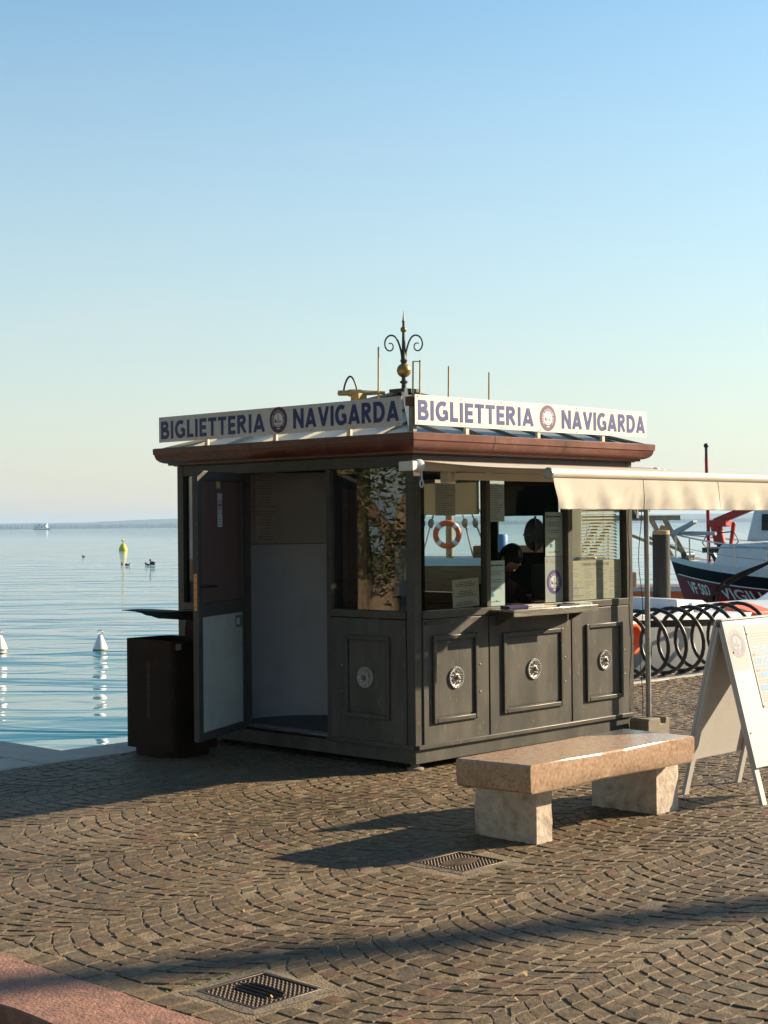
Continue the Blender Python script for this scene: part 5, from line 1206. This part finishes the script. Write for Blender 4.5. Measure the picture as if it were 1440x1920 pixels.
b = MB(); b.add([(3.0,-.5,1.19),(3.65,-.55,1.18),(3.65,.4,1.18),(3.0,.4,1.19),(3.05,-.45,1.36),(3.6,-.5,1.33),(3.6,.35,1.35),(3.05,.35,1.38)], [(0,3,2,1),(4,5,6,7),(0,1,5,4),(1,2,6,5),(2,3,7,6),(3,0,4,7)]); b.build('hatch', M['boat_white'], gb, bevel=.02)
b = MB(); b.lathe([(.05,0),(.05,.08),(.08,.09),(.08,.12)], 10, (3.25,-.62,1.17)); b.box(3.1,3.4,-.65,-.59,1.29,1.32); b.build('cleat', M['white_metal'], gb, smooth=40)
b = MB(); q = H3.at(.155, 2, -1, .10); b.tube([(q.x+.155*math.cos(t), q.y-.02, .99+.155*math.sin(t)) for t in [2*math.pi*k/24 for k in range(24)]], .055, 9, True); b.tube([(q.x,q.y,1.14),(q.x,q.y+.1,1.25)], .012, 5); b.build('lifebuoy', M['orange'], gb, smooth=60)
b = MB(); q = H3.at(.42, 2, -1, .05); b.add([(q.x-.3,q.y-.02,.70),(q.x+.35,q.y-.02,.66),(q.x+.35,q.y+.5,1.27),(q.x-.3,q.y+.5,1.30),(q.x-.28,q.y-.04,1.16),(q.x+.33,q.y-.04,1.14)], [(0,1,5,4),(4,5,2,3),(0,4,3),(1,2,5)]); b.build('orange_cover', M['orange'], gb)
# --- old wooden sailing boat seen through the kiosk
wb = empty('sailing_boat', (-2.8, 42.0, WL), R(-6), 'varnished wooden sailing boat seen through the kiosk windows', 'boat')
H4 = Hull(8.6, 1.3, [(.5,.5,-.3,-.3), (.3,.8,.0,.0), (.05,.98,1.40,1.25), (.0,1.0,1.62,1.45)], .35)
H4.band(0,2).build('hull', M['varnish'], wb, smooth=50); H4.band(2,3).build('bulwark', M['boat_white'], wb, smooth=50); H4.deck(3,.1).build('deck', M['old_wood'], wb, smooth=50)
b = MB(); b.box(5.2,7.6,-.8,.8,1.36,1.75); b.build('deckhouse', M['varnish'], wb, bevel=.03)
b = MB(); b.tube([(4.55,0,1.3),(4.55,0,4.1)], .10, 12); b.build('mast', M['old_wood'], wb, smooth=50)
b = MB(); b.bar((3.9,-.3,2.72),(5.2,-.3,2.72), .10); b.build('pin_rail', M['old_wood'], wb)
for x0, x1 in ((3.6,4.4),(3.9,4.5),(5.2,4.6),(5.6,4.65),(6.0,4.7),(2.4,4.4)):
    b = MB(); b.tube([(x0,-.9,1.5),(x1,-.05,3.9)], .022, 5); b.sphere(lerp(x0,x1,.3) and Vector((lerp(x0,x1,.35), lerp(-.9,-.05,.35), lerp(1.5,3.9,.35))), .085, 8, 6, (1,1,1.5)); b.build('shroud', M['rope'], wb, smooth=60)
b = MB(); b.tube([(4.55+.30*math.cos(t), -.95, 2.05+.30*math.sin(t)) for t in [2*math.pi*k/28 for k in range(28)]], .075, 10, True); lb = b.build('lifebuoy', M['orange'], wb, smooth=60)
for k in range(4):
    t = math.pi/4+k*math.pi/2; b = MB(); b.tube([(4.55+.30*math.cos(t+q), -.95, 2.05+.30*math.sin(t+q)) for q in (-.16,0,.16)], .079, 10); b.build('band', M['white'], lb, smooth=60)
b = MB(); b.lathe([(.22,1.45),(.22,2.0),(.18,2.05)], 14, (5.9,-.9,0)); b.build('barrel', M['blue'], wb, smooth=40)
# --- mooring ropes
for lab, pp in (('upper dark mooring rope crossing the red hull', [(6.1,24.2,1.16),(5.3,23.6,.86),(4.75,23.2,.66),(4.45,22.6,.38)]), ('lower dark mooring rope sagging to the motorboat', [(6.3,25.0,1.12),(5.4,24.6,.82),(5.0,24.2,.82),(4.95,23.6,.35)])):
    b = MB(); P4 = [Vector(q) for q in pp]
    path = []
    for i in range(25):
        t = i/24; path.append((1-t)**3*P4[0]+3*(1-t)**2*t*P4[1]+3*(1-t)*t*t*P4[2]+t**3*P4[3])
    b.tube(path, .026, 6); tag(b.build('mooring_rope', M['black_rope'], smooth=60), lab, 'rope', 'mooring ropes')
# --- timber pile
pi = empty('mooring_pile', (3.53, 20.05, WL-1), 0, 'thick dark timber mooring pile standing in the water', 'pile')
b = MB(); nb_ = 20; prf = [(.115,0),(.115,.8),(.114,1.6),(.112,2.4),(.111,3.15)]; b.lathe(prf, nb_); b.build('trunk', M['pile'], pi, smooth=40)
b = MB(); b.lathe([(.111,3.151),(.108,3.20),(.09,3.205)], nb_); b.build('top', M['pile_top'], pi, smooth=30)
b = MB(); b.prism([(-.02,-.03,3.206),(.09,-.03,3.206),(.07,-.03,3.26),(.0,-.03,3.27)], (0,.07,0)); b.build('cap_piece', M['pile_top'], pi)
# ================================================================== BUOYS, BIRDS, FERRY
def white_buoy(x, y, lab):
    r = empty('mooring_buoy', (x, y, WL), 0, lab, 'buoy', 'white mooring buoys')
    b = MB(); b.lathe([(.14,-.15),(.142,.012)], 22); b.build('algae_band', M['algae'], r, smooth=40)
    b = MB(); b.lathe([(.140,.013),(.132,.035),(.105,.12),(.07,.20),(.042,.255),(.034,.275),(.01,.28)], 22); b.build('float', M['buoy'], r, smooth=40)
    b = MB(); b.tube([(.045*math.cos(t), 0, .325+.045*math.sin(t)) for t in [2*math.pi*k/18 for k in range(18)]], .008, 6, True); b.build('ring', M['steel'], r, smooth=60)
white_buoy(-5.40, 29.8, 'white mooring buoy with a ring afloat beside the litter bin'); white_buoy(-7.36, 30.05, 'white mooring buoy cut off by the left frame edge')
yb = empty('navigation_buoy', (-26.75, 161.0, WL), 0, 'yellow buoy with a diamond topmark far out on the water', 'buoy')
yb.scale = (.95,.95,.85); b = MB(); b.lathe([(.42,-.2),(.46,.0),(.46,.18),(.36,.45),(.24,.70),(.14,.82)], 18); b.build('float', M['yellow'], yb, smooth=40)
b = MB(); b.lathe([(.03,.82),(.03,1.05)], 8); b.build('stem', M['dark_steel'], yb); b = MB(); b.lathe([(.01,1.0),(.21,1.20),(.01,1.42)], 4); b.build('topmark', M['yellow'], yb)
def duck(px_, dy, lab, s_=1.0):
    s_ *= .8
    d = 99.0+dy; r = empty('duck', ((px_-720)/Fp*d, d, WL), rt.uniform(0,6), lab, 'duck', 'ducks on the lake'); b = MB()
    b.sphere((0,0,.05*s_), .14*s_, 10, 7, (1.5,.8,.75)); b.add([(-.19*s_,-.04*s_,.08*s_),(-.19*s_,.04*s_,.08*s_),(-.30*s_,0,.14*s_)], [(0,1,2)]); b.build('body', M['duck'], r, smooth=60)
    b = MB(); b.tube([(.15*s_,0,.08*s_),(.19*s_,0,.18*s_)], .035*s_, 7); b.sphere((.20*s_,0,.22*s_), .055*s_, 8, 6); b.bar((.24*s_,0,.21*s_), (.31*s_,0,.20*s_), .03*s_, .015*s_); b.build('head', M['duck'], r, smooth=60)
duck(228, 0, 'leftmost small dark duck below the yellow buoy', .7); duck(235, -1.2, 'second small dark duck from the left below the yellow buoy', .6); duck(239, -2.0, 'third small dark duck from the left', .7)
duck(273, .3, 'small dark duck just left of the largest duck', .7); duck(277, -2.2, 'small dark duck nearest the largest duck', .7); duck(285, 0, 'largest dark duck, rightmost of the group', 1.5); duck(156, 28, 'lone small dark duck out to the left', .8)
fe = empty('ferry', (-742, 3500, WL), R(168), 'white passenger ferry far out near the shore', 'ferry')
H5 = Hull(40, 4.6, [(3,.6,-1,-1), (2.2,.8,.0,.0), (1.2,.92,1.5,1.3), (.0,1.0,5.5,3.6)], .3, .95)
H5.band(0,2).build('hull', M['boat_navy'], fe); H5.band(2,3).build('bulwark', M['ferry'], fe); H5.deck(3).build('deck', M['ferry'], fe)
for nm, x0, x1, y_, z0, z1, m_ in (('lower_deck',8,38,4.2,3.7,7.0,'ferry'),('upper_deck',10,37,3.8,7.02,10.4,'ferry'),('wheelhouse',8,15,3.0,10.42,13.4,'ferry'),('awning_roof',15.5,36,3.9,12.6,13.0,'ferry'),('funnel',26,29,1.2,10.42,12.5,'boat_red')):
    b = MB(); b.box(x0, x1, -y_, y_, z0, z1); b.build(nm, M[m_], fe)
for z0, x0, x1, y_ in ((4.9,10,37,4.25),(8.2,12,36,3.85)):
    for s_ in (-1,1):
        for k in range(9):
            b = MB(); x = x0+(x1-x0)*k/9; b.box(x, x+(x1-x0)/9*.7, s_*y_, s_*(y_+.06), z0, z0+1.3); b.build('window', M['window_dark'], fe)
sbt = empty('distant_boat', (-917, 6000, WL), R(10), 'tiny white boat near the far shore below the hills', 'boat')
H6 = Hull(13, 2.0, [(.8,.7,-.5,-.5), (.0,1,2.2,1.8)], .3); H6.band(0,1).build('hull', M['ferry'], sbt); H6.deck(1).build('deck', M['ferry'], sbt); b = MB(); b.box(4,9,-1.4,1.4,1.9,4.2); b.build('cabin', M['ferry'], sbt)
# ================================================================== TREES outside the frame (olive mirrored in the glass, pine casting shade, others added to block sky)
def leaf_cloud(b, centres, n, size, rr):
    for i in range(n):
        c, rad = rr.choice(centres); d_ = Vector((rr.gauss(0,1), rr.gauss(0,1), rr.gauss(0,1))).normalized()*rad*rr.random()**.4; p = c+d_
        a = Vector((rr.gauss(0,1), rr.gauss(0,1), rr.gauss(0,.6))).normalized(); n_ = Vector((rr.gauss(0,1), rr.gauss(0,1), rr.gauss(0,1))); s_ = a.cross(n_).normalized()
        l = size*rr.uniform(.7,1.4); b.add([p-a*l, p+s_*l*.28, p+a*l, p-s_*l*.28], [(0,1,2,3)])
ol = empty('olive_tree', (-9.2, 10.85, -.02), 0, 'gnarled olive tree mirrored in the corner window', 'tree'); ro = random.Random(13)
b = MB(); tp_ = [(0,0,0),(.03,-.03,.5),(-.04,-.10,1.0),(-.10,-.22,1.5),(-.16,-.34,1.95)]; b.tube(tp_, [.27,.20,.165,.145,.12], 12); b.tube([tp_[3],(.15,.2,2.0),(.35,.6,2.6),(.5,.9,3.1)], [.10,.085,.06,.03], 9); b.tube([tp_[4],(-.4,-.7,2.5),(-.5,-1.1,3.0)], [.10,.07,.03], 9); b.tube([tp_[4],(.1,-.6,2.6),(.3,-.7,3.4)], [.09,.06,.03], 9); b.build('trunk', M['bark'], ol, smooth=60)
b = MB(); cen = [(Vector((ro.gauss(0,.85), ro.gauss(0,.95), 3.0+ro.gauss(0,.6))), ro.uniform(.3,.6)) for _ in range(38)]+[(Vector((.45,.75,2.35)),.35),(Vector((.5,.45,1.9)),.25),(Vector((.1,-.9,2.3)),.35)]
leaf_cloud(b, cen, 14000, .05, ro); b.build('crown', M['leaf'], ol, fix=False)
# holm oaks added out of view to block skylight and darken the glass
rq = random.Random(17); oak = empty('added_oak', (-7.8, 6.2, -.02), 0, 'added dense holm oak left of the frame, nearest the kiosk', 'tree', 'oaks added to block the sky')
b = MB(); b.tube([(0,0,0),(.05,.02,1.2),(0,.05,2.4),(.05,0,3.4)], [.32,.24,.20,.14], 12)
for k in range(8): t = k*.8; b.tube([(0,.03,2.2+.15*k),(1.0*math.cos(t),1.0*math.sin(t),3.2+.2*k),(2.1*math.cos(t),2.1*math.sin(t),4.0+.25*k)], [.10,.07,.02], 7)
b.build('trunk', M['bark'], oak, smooth=60)
b = MB(); cen = []
for _ in range(110):
    d_ = Vector((rq.gauss(0,1), rq.gauss(0,1), rq.gauss(0,1))).normalized()*rq.random()**.35; cen.append((Vector((d_.x*2.5, d_.y*2.5, 4.9+d_.z*2.2)), rq.uniform(.5,.9)))
leaf_cloud(b, cen, 26000, .13, rq); b.build('crown', M['pine_leaf'], oak, fix=False)
oak.scale = (1.45,)*3
for x, y, s_, rz, lab in ((-12.2,3.2,1.6,1.0,'added holm oak second from the kiosk on the left'), (-7.6,.6,1.5,2.2,'added holm oak left of the camera'), (-11,-4,1.6,3.0,'added holm oak farthest to the left rear'), (-4.4,-5.2,1.5,4.1,'added holm oak behind the camera to the left'), (1.6,-7.5,1.5,5.0,'added holm oak straight behind the camera'), (8,-8,1.5,.4,'added holm oak behind the camera to the right'), (-12.5,11.2,1.5,1.7,'added holm oak beyond the olive tree on the quay'), (-13.5,16.6,1.4,2.7,'added holm oak on the far side of the quay corner'), (-17.5,21,1.6,.9,'added holm oak at the far end of the promenade'), (16.5,9.6,.92,.3,'added holm oak on the right, nearer the bench'), (19.5,13.2,.95,2.0,'added holm oak on the right, farther out'), (14.5,5.5,.9,1.2,'added holm oak on the right, nearest the camera')):
    o2 = copy_tree(oak); o2.location = (x, y, -.08); o2.scale = (s_,)*3; o2.rotation_euler = (0,0,rz); o2['label'] = lab  # right-hand copies added to darken the sky reflected in the windows
he = empty('added_hedge', (15.2, 13.2, -.02), R(4), 'tall dark clipped greenery added on the right to darken window reflections', 'added_hedge')  # unseen dark screen added to dim what the ticket windows reflect
b = MB(); b.grid(lambda s_, t: (.45*math.cos(math.pi*t)*(1+.12*math.sin(s_*40)), -5.6+11.2*s_, 3.0*math.sin(math.pi*t)**.35+.08*math.sin(s_*23)), 40, 12); b.build('branches', M['pine_leaf'], he, smooth=60)
b = MB(); cen = [(Vector((ro.uniform(-.45,.45), ro.uniform(-5.7,5.7), ro.uniform(.3,3.0))), .35) for _ in range(160)]; leaf_cloud(b, cen, 9000, .07, ro); b.build('foliage', M['pine_leaf'], he, fix=False)
pt_ = empty('pine_tree', W(20.0, -14.3, -.02), 0, 'tall pine outside the frame whose trunk shades the foreground', 'tree')
pt_.scale = (1.15,1.15,1.5); b = MB(); b.tube([(0,0,0),(.02,.03,2.5),(.0,-.05,5.0),(.07,.03,7.5),(.05,.0,10.5)], [.24,.18,.16,.14,.10], 12)
for k in range(7): t = k*.9; b.tube([(.05,0,9.2+.2*k),(1.1*math.cos(t),1.1*math.sin(t),10.3+.2*k),(2.0*math.cos(t),2.0*math.sin(t),10.9+.2*k)], [.06,.045,.02], 7)
b.build('trunk', M['bark'], pt_, smooth=60)
b = MB(); cen = [(Vector((ro.gauss(0,1.5), ro.gauss(0,1.5), 11.4+ro.gauss(0,.5))), ro.uniform(.5,.9)) for _ in range(40)]; leaf_cloud(b, cen, 5000, .10, ro); b.build('crown', M['pine_leaf'], pt_, fix=False)
# ================================================================== HAZE
hm = bpy.data.materials.new('haze'); hm.use_nodes = True; t_ = hm.node_tree; t_.nodes.remove(t_.nodes['Principled BSDF'])
pv = t_.nodes.new('ShaderNodeVolumePrincipled'); pv.inputs['Color'].default_value = (.50,.72,1.0,1); pv.inputs['Density'].default_value = 8.0e-5; pv.inputs['Anisotropy'].default_value = 0.2
t_.links.new(pv.outputs[0], t_.nodes['Material Output'].inputs['Volume'])
b = MB(); b.box(-15500, 15500, -700, 13500, -1.7, 80); hz = b.build('haze', hm); tag(hz, 'thin pale haze over the lake', kind='stuff')
